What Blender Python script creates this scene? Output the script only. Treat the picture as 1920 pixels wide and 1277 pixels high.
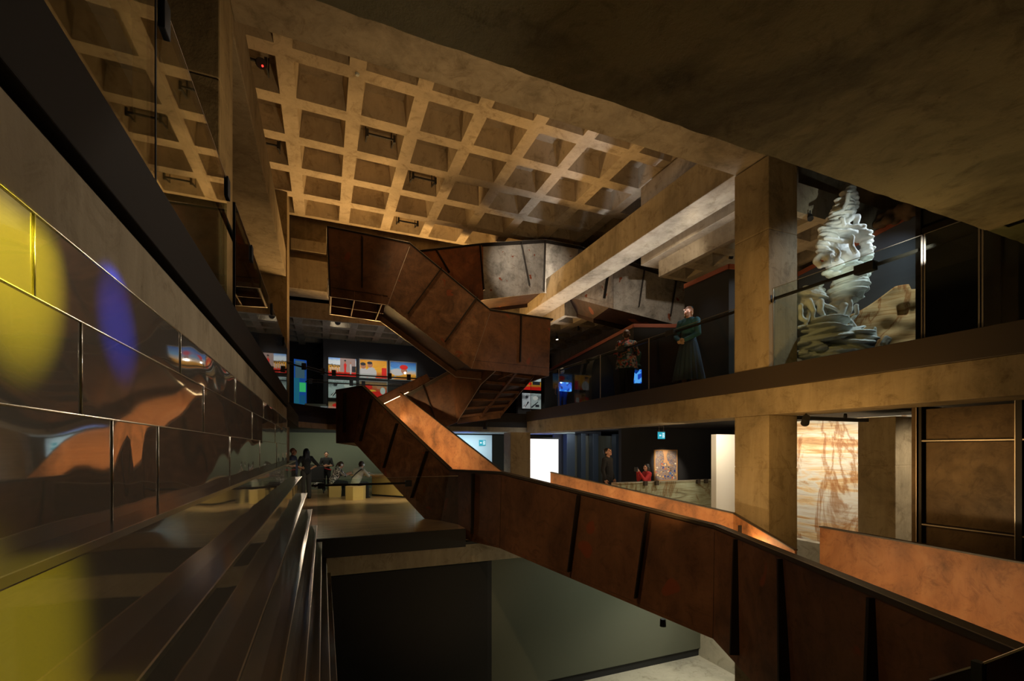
import bpy, bmesh, math, random
from mathutils import Vector, Matrix, noise
random.seed(7)
for o in list(bpy.data.objects):
    bpy.data.objects.remove(o)
S = bpy.context.scene
COL = S.collection
PI = math.pi

# ------------------------------------------------------------------ camera
F_PX, CX, HY = 860.0, 960.0, 843.0
YAW = math.atan(354 / 860)
cam = bpy.data.cameras.new('camera')
cam.sensor_width = 36
cam.lens = F_PX / 1920 * 36
cam.shift_y = (HY - 638.5) / 1920
cam.clip_start = 0.02
co = bpy.data.objects.new('camera', cam)
COL.objects.link(co)
co.location = (0, 0, 0)
co.rotation_euler = (PI / 2, 0, -YAW)
S.camera = co
S.view_settings.view_transform = 'Standard'
S.view_settings.look = 'None'
S.view_settings.exposure = 0.0
S.view_settings.gamma = 1.0
S.view_settings.use_curve_mapping = False
CO, SI = math.cos(YAW), math.sin(YAW)

def at(px, py, d):
    """the point of the building seen at that place of the photograph, d metres along the view axis"""
    u = (px - CX) / F_PX * d
    return Vector((u * CO + d * SI, d * CO - u * SI, -(py - HY) / F_PX * d))

def on_plane(px, Y):
    """x of the place where that column of the photograph meets the upright plane y = Y"""
    k = (px - CX) / F_PX
    d = Y / (CO - k * SI)
    return (k * CO + SI) * d

# ------------------------------------------------------------------ world and lights
w = bpy.data.worlds.new('world'); S.world = w; w.use_nodes = True
w.node_tree.nodes['Background'].inputs[0].default_value = (1.0, 0.8, 0.55, 1)
w.node_tree.nodes['Background'].inputs[1].default_value = 0.010

WARM = (1.0, 0.66, 0.32); AMBER = (1.0, 0.58, 0.20); NEUT = (1.0, 0.86, 0.68); COOL = (0.78, 0.9, 1.0)
def spot(name, loc, to, power, color, angle=60, blend=0.7, size=0.06):
    l = bpy.data.lights.new(name, 'SPOT'); l.energy = power; l.color = color
    l.spot_size = math.radians(angle); l.spot_blend = blend; l.shadow_soft_size = size
    o = bpy.data.objects.new(name, l); COL.objects.link(o); o.location = loc
    o.rotation_euler = (Vector(to) - Vector(loc)).to_track_quat('-Z', 'Y').to_euler()
    return o
def area(name, loc, to, power, color, sx, sy=None, spread=180, along=(0, 1, 0)):
    l = bpy.data.lights.new(name, 'AREA'); l.energy = power; l.color = color
    l.shape = 'RECTANGLE'; l.size = sx; l.size_y = sy or sx; l.spread = math.radians(spread)
    o = bpy.data.objects.new(name, l); COL.objects.link(o); o.location = loc
    z = (Vector(loc) - Vector(to)).normalized(); y = Vector(along); y = (y - z * y.dot(z)).normalized(); x = y.cross(z)
    o.rotation_euler = Matrix((x, y, z)).transposed().to_euler()
    return o
def point(name, loc, power, color, size=0.1):
    l = bpy.data.lights.new(name, 'POINT'); l.energy = power; l.color = color; l.shadow_soft_size = size
    o = bpy.data.objects.new(name, l); COL.objects.link(o); o.location = loc
    return o

# amber uplights that wash the coffered roof
for ux, up in ((0.3, 200), (1.4, 430), (3.4, 600), (5.2, 640)):
    spot('uplight_lamp', (ux, 15.0, 2.7), (ux * .92 + .3, 12.4, 7.2), up, AMBER, 140, 1.0, 0.35)
spot('uplight_lamp', (5.7, 8.2, 3.2), (5.4, 9.4, 7.2), 35, AMBER, 120, 1.0, 0.3)  # this and the next are added fill for the nearer coffers
spot('uplight_lamp', (1.2, 7.6, 2.2), (1.6, 9.2, 7.2), 30, AMBER, 120, 1.0, 0.3)
spot('uplight_lamp', (5.9, 4.2, 0.9), (4.2, 2.0, 2.4), 70, (1, .72, .36), 150, 1.0, 0.3)  # added to light the underside of the near slab
spot('uplight_lamp', (1.6, 3.4, 0.4), (2.8, 6.4, 4.8), 330, WARM, 92, .8, 0.2)  # added to brighten the soffit of the near cross beam
# lamps shining down into the atrium, some added low as fill
spot('atrium_spot', (4.3, 9.6, 6.9), (6.1, 13.4, 5.7), 700, NEUT, 40, 0.8, 0.08)
spot('atrium_spot', (6.55, 6.5, 4.65), (8.9, 10.8, 4.3), 260, NEUT, 40, 0.9, 0.06)  # added at the beam side to brighten the top flight plate
spot('atrium_spot', (1.2, 7.6, 6.9), (2.4, 10.6, 3.9), 170, WARM, 40, 0.8, 0.05)
spot('atrium_spot', (3.0, 6.6, 6.9), (4.4, 10.4, 2.8), 260, WARM, 40, 0.8, 0.05)
spot('atrium_spot', (0.9, 5.2, 4.6), (4.0, 6.4, -1.6), 600, WARM, 62, 1.0, 0.10)  # added fill for the near outer stair plates
spot('atrium_spot', (1.2, 3.0, 2.3), (4.1, 3.2, -1.8), 60, WARM, 90, 1.0, 0.10)

# ------------------------------------------------------------------ materials
MATS = {}
def mat(name):
    m = bpy.data.materials.new(name); m.use_nodes = True
    nt = m.node_tree
    return m, nt, nt.nodes['Principled BSDF']
def N(nt, t, **kw):
    n = nt.nodes.new(t)
    for k, v in kw.items():
        if k in n.inputs: n.inputs[k].default_value = v
        else: setattr(n, k, v)
    return n
def coords(nt, scale=(1, 1, 1), kind='Object', rot=(0, 0, 0)):
    tc = N(nt, 'ShaderNodeTexCoord'); mp = N(nt, 'ShaderNodeMapping')
    mp.inputs['Scale'].default_value = scale; mp.inputs['Rotation'].default_value = rot
    nt.links.new(tc.outputs[kind], mp.inputs[0])
    return mp.outputs[0]
def ramp(nt, fac, stops, interp='LINEAR'):
    r = N(nt, 'ShaderNodeValToRGB'); r.color_ramp.interpolation = interp
    e = r.color_ramp.elements
    while len(e) < len(stops): e.new(0.5)
    for i, (p, c) in enumerate(stops):
        e[i].position = p; e[i].color = (c[0], c[1], c[2], 1)
    nt.links.new(fac, r.inputs[0])
    return r.outputs[0]
def noise_out(nt, vec, scale, detail=6, rough=0.6, dist=0.0):
    n = N(nt, 'ShaderNodeTexNoise', Scale=scale, Detail=detail, Roughness=rough, Distortion=dist)
    nt.links.new(vec, n.inputs['Vector'])
    return n.outputs[0]
def mixc(nt, a, b, fac, mode='MIX'):
    x = N(nt, 'ShaderNodeMix'); x.data_type = 'RGBA'; x.blend_type = mode
    if isinstance(fac, (int, float)): x.inputs[0].default_value = fac
    else: nt.links.new(fac, x.inputs[0])
    for i, v in ((6, a), (7, b)):
        if isinstance(v, tuple): x.inputs[i].default_value = (*v, 1)
        else: nt.links.new(v, x.inputs[i])
    return x.outputs[2]
def bump(nt, b, h, strength, dist=0.02):
    n = N(nt, 'ShaderNodeBump', Strength=strength, Distance=dist)
    nt.links.new(h, n.inputs['Height']); nt.links.new(n.outputs[0], b.inputs['Normal'])

def plain(name, c, rough=0.6, metal=0.0, spec=0.5):
    m, nt, b = mat(name)
    b.inputs['Base Color'].default_value = (*c, 1); b.inputs['Roughness'].default_value = rough
    b.inputs['Metallic'].default_value = metal; b.inputs['Specular IOR Level'].default_value = spec
    return m
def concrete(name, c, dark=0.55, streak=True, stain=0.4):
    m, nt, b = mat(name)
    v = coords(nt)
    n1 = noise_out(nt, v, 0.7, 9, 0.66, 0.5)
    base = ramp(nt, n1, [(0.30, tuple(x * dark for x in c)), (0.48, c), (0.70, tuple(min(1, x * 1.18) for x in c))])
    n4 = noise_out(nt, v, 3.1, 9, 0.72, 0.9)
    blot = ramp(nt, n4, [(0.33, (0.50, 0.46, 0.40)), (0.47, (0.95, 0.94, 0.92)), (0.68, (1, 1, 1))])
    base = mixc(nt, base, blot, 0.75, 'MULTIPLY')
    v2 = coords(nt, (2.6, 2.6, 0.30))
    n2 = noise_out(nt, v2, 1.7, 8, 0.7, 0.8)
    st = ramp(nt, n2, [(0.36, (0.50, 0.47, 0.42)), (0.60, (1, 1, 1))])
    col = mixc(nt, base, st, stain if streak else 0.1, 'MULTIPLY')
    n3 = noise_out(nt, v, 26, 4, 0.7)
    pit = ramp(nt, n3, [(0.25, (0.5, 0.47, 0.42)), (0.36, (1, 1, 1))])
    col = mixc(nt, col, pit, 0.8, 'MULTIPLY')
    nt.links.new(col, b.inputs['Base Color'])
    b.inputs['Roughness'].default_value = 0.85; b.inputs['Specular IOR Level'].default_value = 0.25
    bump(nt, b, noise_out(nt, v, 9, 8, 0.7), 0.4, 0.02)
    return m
def corten(name, c, blot, rough=0.55, metal=0.15, stains=True, sscale=1.0):
    m, nt, b = mat(name)
    v = coords(nt, (sscale, sscale, sscale))
    n1 = noise_out(nt, v, 1.3, 8, 0.65, 0.8)
    col = ramp(nt, n1, [(0.30, tuple(x * 0.45 for x in c)), (0.5, c), (0.70, blot)])
    n5 = noise_out(nt, v, 5.5, 9, 0.75, 1.2)
    col = mixc(nt, col, ramp(nt, n5, [(0.34, (0.55, 0.5, 0.45)), (0.5, (1, 1, 1)), (0.7, (1.0, 0.95, 0.9))]), 0.8, 'MULTIPLY')
    v2 = coords(nt, (2.4, 2.4, 0.45))
    n2 = noise_out(nt, v2, 1.5, 6, 0.65)
    st = ramp(nt, n2, [(0.36, (0.55, 0.5, 0.46)), (0.6, (1, 1, 1))])
    col = mixc(nt, col, st, 0.5, 'MULTIPLY')
    if stains:
        n3 = noise_out(nt, v, 1.7, 2, 0.4, 0.6)
        msk = ramp(nt, n3, [(0.685, (0, 0, 0)), (0.70, (1, 1, 1))])
        col = mixc(nt, col, (0.20, 0.050, 0.018), msk)
    nt.links.new(col, b.inputs['Base Color'])
    rr = N(nt, 'ShaderNodeMapRange'); rr.inputs[3].default_value = rough - 0.12; rr.inputs[4].default_value = rough + 0.15
    nt.links.new(noise_out(nt, v, 5, 6), rr.inputs[0]); nt.links.new(rr.outputs[0], b.inputs['Roughness'])
    b.inputs['Metallic'].default_value = metal
    bump(nt, b, noise_out(nt, v, 14, 8, 0.7), 0.12, 0.01)
    return m
def emit(name, c, s):
    m, nt, b = mat(name)
    b.inputs['Base Color'].default_value = (0, 0, 0, 1)
    b.inputs['Emission Color'].default_value = (*c, 1); b.inputs['Emission Strength'].default_value = s
    return m
def glass(name, tint, refl=1.0):
    m, nt, b = mat(name); nt.nodes.remove(b)
    out = nt.nodes['Material Output']
    lw = N(nt, 'ShaderNodeLayerWeight', Blend=0.5)
    p = N(nt, 'ShaderNodeMath', operation='POWER'); p.inputs[1].default_value = 4.2
    nt.links.new(lw.outputs['Facing'], p.inputs[0])
    ma = N(nt, 'ShaderNodeMath', operation='MULTIPLY_ADD'); ma.inputs[1].default_value = 0.9 * refl; ma.inputs[2].default_value = 0.025
    nt.links.new(p.outputs[0], ma.inputs[0])
    tr = N(nt, 'ShaderNodeBsdfTransparent'); tr.inputs[0].default_value = (*tint, 1)
    gl = N(nt, 'ShaderNodeBsdfGlossy'); gl.inputs['Roughness'].default_value = 0.01
    mx = N(nt, 'ShaderNodeMixShader')
    nt.links.new(ma.outputs[0], mx.inputs[0]); nt.links.new(tr.outputs[0], mx.inputs[1]); nt.links.new(gl.outputs[0], mx.inputs[2])
    nt.links.new(mx.outputs[0], out.inputs[0])
    return m
def steel(name, c, rough, warp=0.35, dist=0.03):
    m, nt, b = mat(name)
    v = coords(nt)
    b.inputs['Metallic'].default_value = 1
    vb = coords(nt, (30, 1.2, 90))
    nb = noise_out(nt, vb, 3, 4, 0.6)
    nt.links.new(ramp(nt, nb, [(0.3, tuple(x * 0.85 for x in c)), (0.7, c)]), b.inputs['Base Color'])
    b.inputs['Roughness'].default_value = rough
    if warp: bump(nt, b, noise_out(nt, v, 1.4, 1, 0.4), warp, dist)
    # a faint brushed haze over the polish
    b2 = N(nt, 'ShaderNodeBsdfGlossy', Roughness=0.52); b2.inputs['Color'].default_value = (*c, 1)
    mx = N(nt, 'ShaderNodeMixShader'); mx.inputs[0].default_value = 0.22
    nt.links.new(b.outputs[0], mx.inputs[1]); nt.links.new(b2.outputs[0], mx.inputs[2])
    nt.links.new(mx.outputs[0], nt.nodes['Material Output'].inputs[0])
    return m
def strata(name, cols, scale=1.0, rough=0.5, vein=True, sq=(0.22, 0.22, 2.4)):
    m, nt, b = mat(name)
    v = coords(nt, tuple(x * scale for x in sq), rot=(0.10, -0.10, 0))
    n1 = noise_out(nt, v, 1.6, 12, 0.66, 1.8)
    st = [(0.30 + 0.40 * i / (len(cols) - 1), c) for i, c in enumerate(cols)]
    col = ramp(nt, n1, st)
    n2 = noise_out(nt, coords(nt, (0.4 * scale, 0.4 * scale, 9 * scale), rot=(0.06, -0.12, 0)), 1.4, 8, 0.7, 1.2)
    col = mixc(nt, col, ramp(nt, n2, [(0.36, (0.62, 0.44, 0.28)), (0.5, (1, 1, 1))]), 0.65, 'MULTIPLY')
    if vein:
        w2 = noise_out(nt, coords(nt, (0.8 * scale, 0.8 * scale, 0.28 * scale)), 0.9, 7, 0.6, 1.6)
        vn = ramp(nt, w2, [(0.470, (1, 1, 1)), (0.497, (0.50, 0.25, 0.09)), (0.503, (0.50, 0.25, 0.09)), (0.53, (1, 1, 1))])
        col = mixc(nt, col, vn, 0.8, 'MULTIPLY')
    nt.links.new(col, b.inputs['Base Color']); b.inputs['Roughness'].default_value = rough
    return m
def patches(name, cols, scale, rough=0.8, emitk=0.0, kind='Object', detail=0):
    m, nt, b = mat(name)
    v = coords(nt, (scale,) * 3, kind)
    vo = N(nt, 'ShaderNodeTexVoronoi', Scale=1.0); nt.links.new(v, vo.inputs['Vector'])
    sp = N(nt, 'ShaderNodeSeparateColor'); nt.links.new(vo.outputs['Color'], sp.inputs[0])
    fac = sp.outputs[0]
    if detail:
        n = noise_out(nt, v, detail, 6, 0.65, 2.0); fac = n
    st = [(i / len(cols) if not detail else 0.3 + 0.4 * i / (len(cols) - 1), c) for i, c in enumerate(cols)]
    col = ramp(nt, fac, st, 'CONSTANT' if not detail else 'LINEAR')
    nt.links.new(col, b.inputs['Base Color']); b.inputs['Roughness'].default_value = rough
    if emitk:
        nt.links.new(col, b.inputs['Emission Color']); b.inputs['Emission Strength'].default_value = emitk
    return m
def planks(name, c1, c2):
    m, nt, b = mat(name)
    v = coords(nt, (0.35, 7, 1))
    col = ramp(nt, noise_out(nt, v, 2.2, 6, 0.65), [(0.3, c1), (0.7, c2)])
    br = N(nt, 'ShaderNodeTexBrick', Scale=1.0); br.inputs['Mortar Size'].default_value = 0.006
    br.inputs['Brick Width'].default_value = 1.8; br.inputs['Row Height'].default_value = 0.14
    br.inputs['Color1'].default_value = (1, 1, 1, 1); br.inputs['Color2'].default_value = (0.72, 0.7, 0.68, 1); br.inputs['Mortar'].default_value = (0.2, 0.15, 0.1, 1)
    nt.links.new(coords(nt), br.inputs[0])
    nt.links.new(mixc(nt, col, br.outputs[0], 0.9, 'MULTIPLY'), b.inputs['Base Color'])
    b.inputs['Roughness'].default_value = 0.32
    return m

M = dict(
    conc=concrete('board_concrete', (0.36, 0.30, 0.21)),
    roofc=concrete('roof_concrete', (0.50, 0.42, 0.31), 0.75, True, 0.25),
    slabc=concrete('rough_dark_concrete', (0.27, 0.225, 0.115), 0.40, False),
    colc=concrete('column_concrete', (0.36, 0.285, 0.17), 0.6),
    basec=concrete('floor_concrete', (0.50, 0.47, 0.38), 0.7, False),
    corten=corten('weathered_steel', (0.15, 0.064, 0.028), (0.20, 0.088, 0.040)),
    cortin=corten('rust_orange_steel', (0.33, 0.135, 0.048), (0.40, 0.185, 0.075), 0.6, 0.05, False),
    cortmot=corten('mottled_rust_steel', (0.17, 0.078, 0.036), (0.27, 0.135, 0.065), 0.5, 0.2, True, 2.2),
    cortred=corten('red_rust_steel', (0.26, 0.085, 0.028), (0.34, 0.13, 0.05), 0.55, 0.1, False, 0.8),
    cortred2=corten('streaked_rust_steel', (0.15, 0.066, 0.030), (0.20, 0.088, 0.040), 0.5, 0.15, True, 0.7),
    soff=corten('shade_dark_steel', (0.045, 0.020, 0.010), (0.07, 0.03, 0.014)),  # weathered steel darkened in colour to stand in for shade on the undersides
    chan=plain('black_channel', (0.013, 0.010, 0.008), 0.75, 0.0, 0.2),
    mill=corten('mill_scale_steel', (0.34, 0.32, 0.29), (0.42, 0.39, 0.35), 0.42, 0.5, True, 1.6),
    stiff=plain('blackened_steel', (0.018, 0.014, 0.011), 0.45, 0.4),
    edge=plain('bare_steel_edge', (0.55, 0.48, 0.40), 0.35, 0.8),
    band=plain('bronze_black_fascia', (0.055, 0.040, 0.026), 0.5, 0.2),
    black=plain('black_paint', (0.012, 0.012, 0.013), 0.7),
    blackw=plain('black_wall_paint', (0.014, 0.013, 0.013), 0.85),
    greyw=plain('charcoal_wall_paint', (0.06, 0.065, 0.075), 0.85),
    greenw=plain('olive_grey_wall_paint', (0.115, 0.12, 0.085), 0.8),
    cream=plain('cream_wall_paint', (0.80, 0.74, 0.62), 0.8),
    pale=plain('pale_wall_paint', (0.55, 0.68, 0.70), 0.7),
    redtrim=plain('red_oxide_trim', (0.28, 0.07, 0.03), 0.6),
    mirror=steel('polished_steel', (0.50, 0.46, 0.40), 0.045, 0.2),
    treadm=steel('dark_polished_tread', (0.22, 0.20, 0.18), 0.16, 0.12),
    seam=plain('steel_seam', (0.75, 0.70, 0.6), 0.25, 1.0),
    bronze=corten('bronze_panel', (0.085, 0.055, 0.026), (0.11, 0.072, 0.034), 0.42, 0.55, False),
    glass=glass('clear_glass', (0.90, 0.95, 0.92), 0.25),
    glassd=glass('dark_glass', (0.35, 0.34, 0.30)),
    glassl=glass('balustrade_glass', (0.80, 0.86, 0.80), 1.0),
    stone=strata('banded_sandstone', [(0.28, 0.14, 0.05), (0.62, 0.36, 0.15), (0.78, 0.60, 0.34), (0.76, 0.74, 0.66), (0.70, 0.62, 0.46), (0.52, 0.28, 0.10)], 0.8),
    stoneg=strata('grey_banded_stone', [(0.20, 0.14, 0.09), (0.46, 0.37, 0.26), (0.60, 0.52, 0.41), (0.36, 0.22, 0.12)], 1.6),
    rock=strata('ochre_rock', [(0.20, 0.12, 0.05), (0.45, 0.32, 0.16), (0.56, 0.46, 0.28), (0.34, 0.22, 0.10)], 1.3, 0.85),
    clay=plain('pale_clay', (0.66, 0.67, 0.62), 0.75),
    wood=planks('timber_floor', (0.24, 0.135, 0.06), (0.50, 0.31, 0.16)),
    ply=plain('blond_plywood', (0.55, 0.37, 0.13), 0.5),
    plyt=plain('warm_timber_top', (0.55, 0.35, 0.16), 0.4),
    yellow=plain('yellow_wall_paint', (0.80, 0.60, 0.02), 0.7),
    led=emit('warm_led_strip', (1.0, 0.72, 0.36), 9.0),
    screenw=emit('white_projection_screen', (1.0, 0.98, 0.93), 1.25),
    lampw=emit('lit_lamp_lens', (1.0, 0.92, 0.8), 20.0),
    redled=emit('red_indicator', (1.0, 0.03, 0.02), 3.0),
    blueled=emit('blue_indicator', (0.05, 0.1, 1.0), 3.0),
    exitg=emit('exit_sign_blue', (0.02, 0.38, 0.50), 1.0),
    exitw=emit('exit_sign_white', (0.85, 1.0, 1.0), 1.2),
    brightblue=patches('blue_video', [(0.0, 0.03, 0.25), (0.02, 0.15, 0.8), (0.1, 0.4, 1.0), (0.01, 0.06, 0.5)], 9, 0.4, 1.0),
    skin=plain('skin', (0.52, 0.27, 0.17), 0.55),
    skind=plain('tanned_skin', (0.42, 0.21, 0.13), 0.55),
    navy=plain('navy_cloth', (0.012, 0.018, 0.045), 0.9),
    blackc=plain('black_cloth', (0.010, 0.010, 0.011), 0.92),
    charcoal=plain('charcoal_cloth', (0.03, 0.028, 0.027), 0.9),
    teal=plain('teal_denim', (0.022, 0.10, 0.145), 0.85),
    tealb=plain('dark_green_bag', (0.008, 0.055, 0.05), 0.7),
    skirt=plain('blue_pleated_cloth', (0.010, 0.028, 0.06), 0.75),
    redc=plain('red_knit', (0.38, 0.02, 0.02), 0.9),
    greyk=plain('grey_knit', (0.30, 0.29, 0.24), 0.95),
    blueb=plain('bright_blue_cloth', (0.03, 0.12, 0.55), 0.8),
    whitep=plain('white_plastic', (0.8, 0.8, 0.78), 0.4),
    floral=patches('floral_cloth', [(0.012, 0.012, 0.02), (0.35, 0.03, 0.03), (0.02, 0.03, 0.03), (0.30, 0.10, 0.03), (0.02, 0.08, 0.08), (0.25, 0.2, 0.2)], 24),
    zebra=patches('black_white_print', [(0.01, 0.01, 0.01), (0.45, 0.43, 0.4), (0.05, 0.05, 0.05), (0.55, 0.52, 0.5)], 34),
    hairbr=plain('brown_hair', (0.05, 0.022, 0.010), 0.6),
    hairdk=plain('dark_hair', (0.010, 0.007, 0.006), 0.5),
    hairgy=plain('grey_hair', (0.20, 0.18, 0.17), 0.6),
    hairwh=plain('white_hair', (0.6, 0.58, 0.55), 0.6),
    hairgi=plain('ginger_hair', (0.30, 0.12, 0.04), 0.6),
    eye=plain('dark_eye', (0.01, 0.008, 0.006), 0.2),
    lip=plain('lip', (0.35, 0.10, 0.08), 0.5),
    frameb=plain('black_picture_frame', (0.015, 0.015, 0.015), 0.5),
    framew=plain('pale_picture_frame', (0.50, 0.55, 0.56), 0.5),
    framet=plain('timber_picture_frame', (0.42, 0.22, 0.08), 0.5),
)

# ------------------------------------------------------------------ mesh helpers
class MB:
    def __init__(s): s.v = []; s.f = []; s.m = []
    def quad(s, a, b, c, d, m=0):
        i = len(s.v); s.v += [tuple(a), tuple(b), tuple(c), tuple(d)]; s.f.append((i, i + 1, i + 2, i + 3)); s.m.append(m)
    def poly(s, pts, m=0):
        i = len(s.v); s.v += [tuple(p) for p in pts]; s.f.append(tuple(range(i, i + len(pts)))); s.m.append(m)
    def hexa(s, b, t, m=0):
        """b, t: four points below and above, counter-clockwise"""
        i = len(s.v); s.v += [tuple(p) for p in b] + [tuple(p) for p in t]
        for q in ((3, 2, 1, 0), (4, 5, 6, 7), (0, 1, 5, 4), (1, 2, 6, 5), (2, 3, 7, 6), (3, 0, 4, 7)):
            s.f.append(tuple(i + k for k in q)); s.m.append(m)
    def box(s, x0, x1, y0, y1, z0, z1, m=0):
        s.hexa([(x0, y0, z0), (x1, y0, z0), (x1, y1, z0), (x0, y1, z0)], [(x0, y0, z1), (x1, y0, z1), (x1, y1, z1), (x0, y1, z1)], m)
    def bar(s, a, b, wdt, hgt, up=(0, 0, 1), m=0):
        a = Vector(a); b = Vector(b); t = (b - a).normalized(); up = Vector(up)
        sd = t.cross(up)
        if sd.length < 1e-4: sd = t.cross(Vector((1, 0, 0)))
        sd.normalize(); u2 = sd.cross(t).normalized()
        sd *= wdt / 2; u2 *= hgt / 2
        s.hexa([a - sd - u2, a + sd - u2, b + sd - u2, b - sd - u2], [a - sd + u2, a + sd + u2, b + sd + u2, b - sd + u2], m)
    def tube(s, a, b, r0, r1=None, n=12, m=0):
        a = Vector(a); b = Vector(b); r1 = r0 if r1 is None else r1
        t = (b - a).normalized(); x = t.orthogonal().normalized(); y = t.cross(x)
        i = len(s.v)
        for p, r in ((a, r0), (b, r1)):
            for k in range(n):
                q = 2 * PI * k / n; s.v.append(tuple(p + x * (r * math.cos(q)) + y * (r * math.sin(q))))
        for k in range(n):
            k2 = (k + 1) % n; s.f.append((i + k, i + k2, i + n + k2, i + n + k)); s.m.append(m)
        s.f.append(tuple(i + k for k in reversed(range(n)))); s.m.append(m)
        s.f.append(tuple(i + n + k for k in range(n))); s.m.append(m)
    def capsule(s, a, ra, b, rb, n=12, m=0):
        a = Vector(a); b = Vector(b); t = b - a
        if t.length < 1e-5: t = Vector((0, 0, 1e-4)); b = a + t
        t.normalize(); x = t.orthogonal().normalized(); y = t.cross(x)
        rings = []
        for k in (-80, -55, -28, 0): rings.append((a + t * (ra * math.sin(math.radians(k))), ra * math.cos(math.radians(k))))
        for k in (0, 28, 55, 80): rings.append((b + t * (rb * math.sin(math.radians(k))), rb * math.cos(math.radians(k))))
        i = len(s.v)
        for p, r in rings:
            for k in range(n):
                q = 2 * PI * k / n; s.v.append(tuple(p + x * (r * math.cos(q)) + y * (r * math.sin(q))))
        for j in range(len(rings) - 1):
            for k in range(n):
                k2 = (k + 1) % n; s.f.append((i + j * n + k, i + j * n + k2, i + (j + 1) * n + k2, i + (j + 1) * n + k)); s.m.append(m)
        s.f.append(tuple(i + k for k in reversed(range(n)))); s.m.append(m)
        e = i + (len(rings) - 1) * n; s.f.append(tuple(e + k for k in range(n))); s.m.append(m)
    def ball(s, c, r, rot=None, n=16, h=10, m=0):
        c = Vector(c); r = (r, r, r) if isinstance(r, (int, float)) else r
        i = len(s.v)
        for j in range(1, h):
            for k in range(n):
                th = PI * j / h; q = 2 * PI * k / n
                p = Vector((r[0] * math.sin(th) * math.cos(q), r[1] * math.sin(th) * math.sin(q), r[2] * math.cos(th)))
                if rot: p = rot @ p
                s.v.append(tuple(c + p))
        tp = Vector((0, 0, r[2])); bt = Vector((0, 0, -r[2]))
        if rot: tp = rot @ tp; bt = rot @ bt
        s.v.append(tuple(c + tp)); s.v.append(tuple(c + bt)); T = len(s.v) - 2; B = T + 1
        for j in range(h - 2):
            for k in range(n):
                k2 = (k + 1) % n; s.f.append((i + j * n + k, i + (j + 1) * n + k, i + (j + 1) * n + k2, i + j * n + k2)); s.m.append(m)
        for k in range(n):
            k2 = (k + 1) % n
            s.f.append((T, i + k, i + k2)); s.m.append(m)
            s.f.append((B, i + (h - 2) * n + k2, i + (h - 2) * n + k)); s.m.append(m)
    def build(s, name, mats, parent=None, smooth=False, bevel=0.0, remesh=0.0, loc=None, sm_it=0, local=False):
        me = bpy.data.meshes.new(name); me.from_pydata(s.v, [], s.f)
        if not isinstance(mats, (list, tuple)): mats = [mats]
        for m in mats: me.materials.append(m)
        for p, k in zip(me.polygons, s.m): p.material_index = k
        if smooth or remesh:
            for p in me.polygons: p.use_smooth = True
        me.update()
        o = bpy.data.objects.new(name, me); COL.objects.link(o)
        if loc is not None:
            me.transform(Matrix.Translation(-Vector(loc))); o.location = loc
        if parent is not None:
            o.parent = parent
            if not local and parent.type == 'EMPTY': o.matrix_parent_inverse = Matrix.Translation(-Vector(parent.location))
        if remesh:
            r = o.modifiers.new('remesh', 'REMESH'); r.mode = 'VOXEL'; r.voxel_size = remesh; r.use_smooth_shade = True
            if sm_it:
                k = o.modifiers.new('smooth', 'SMOOTH'); k.iterations = sm_it; k.factor = 0.5
        if bevel:
            b = o.modifiers.new('bevel', 'BEVEL'); b.width = bevel; b.segments = 2; b.limit_method = 'ANGLE'
        return o

def tag(o, label, cat, group=None, kind=None):
    o['label'] = label; o['category'] = cat
    if group: o['group'] = group
    if kind: o['kind'] = kind
    return o
def struct(o, label=None, cat=None):
    o['kind'] = 'structure'
    if label: o['label'] = label
    if cat: o['category'] = cat
    return o
def empty(name, loc, label, cat, group=None, rz=0.0):
    o = bpy.data.objects.new(name, None); COL.objects.link(o); o.location = loc; o.rotation_euler = (0, 0, rz)
    o.empty_display_size = 0.1
    return tag(o, label, cat, group)
def boxobj(name, x0, x1, y0, y1, z0, z1, m, parent=None, bevel=0.0):
    b = MB(); b.box(x0, x1, y0, y1, z0, z1)
    return b.build(name, m, parent, bevel=bevel)
# ------------------------------------------------------------------ building shell
# storeys (eye level is 0): lower hall floor, middle floor, gallery floor, roof ribs
BASE_Z, MID_Z, GAL_Z, ROOF_Z = -5.57, -1.65, 1.28, 7.2
COLX = 6.7                     # face of the gallery edge on the right
FAR_Y = 15.55                  # far frame of the atrium
END_Y = 20.6                   # wall that closes the far end

# coffered roof: one continuous casting
def waffle(name, x0, y0, nx, ny, pitch, rib, z, depth, m, taper=0.10):
    b = MB(); h = rib / 2
    for i in range(nx):
        for j in range(ny):
            ax, bx = x0 + i * pitch, x0 + (i + 1) * pitch
            ay, by = y0 + j * pitch, y0 + (j + 1) * pitch
            o = [(ax, ay), (bx, ay), (bx, by), (ax, by)]
            q = [(ax + h, ay + h), (bx - h, ay + h), (bx - h, by - h), (ax + h, by - h)]
            t = h + taper
            p = [(ax + t, ay + t), (bx - t, ay + t), (bx - t, by - t), (ax + t, by - t)]
            for k in range(4):
                l = (k + 1) % 4
                b.quad((*o[k], z), (*q[k], z), (*q[l], z), (*o[l], z))
                b.quad((*q[k], z), (*p[k], z + depth), (*p[l], z + depth), (*q[l], z))
            b.quad(*[(*c, z + depth) for c in reversed(p)])
    # upper skin so that the slab has its thickness
    X1, Y1 = x0 + nx * pitch, y0 + ny * pitch
    b.quad((x0, y0, z + depth + .2), (X1, y0, z + depth + .2), (X1, Y1, z + depth + .2), (x0, Y1, z + depth + .2))
    for a, c in (((x0, y0), (X1, y0)), ((X1, y0), (X1, Y1)), ((X1, Y1), (x0, Y1)), ((x0, Y1), (x0, y0))):
        b.quad((*a, z), (*c, z), (*c, z + depth + .2), (*a, z + depth + .2))
    return b.build(name, m)
P = 1.265
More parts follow.
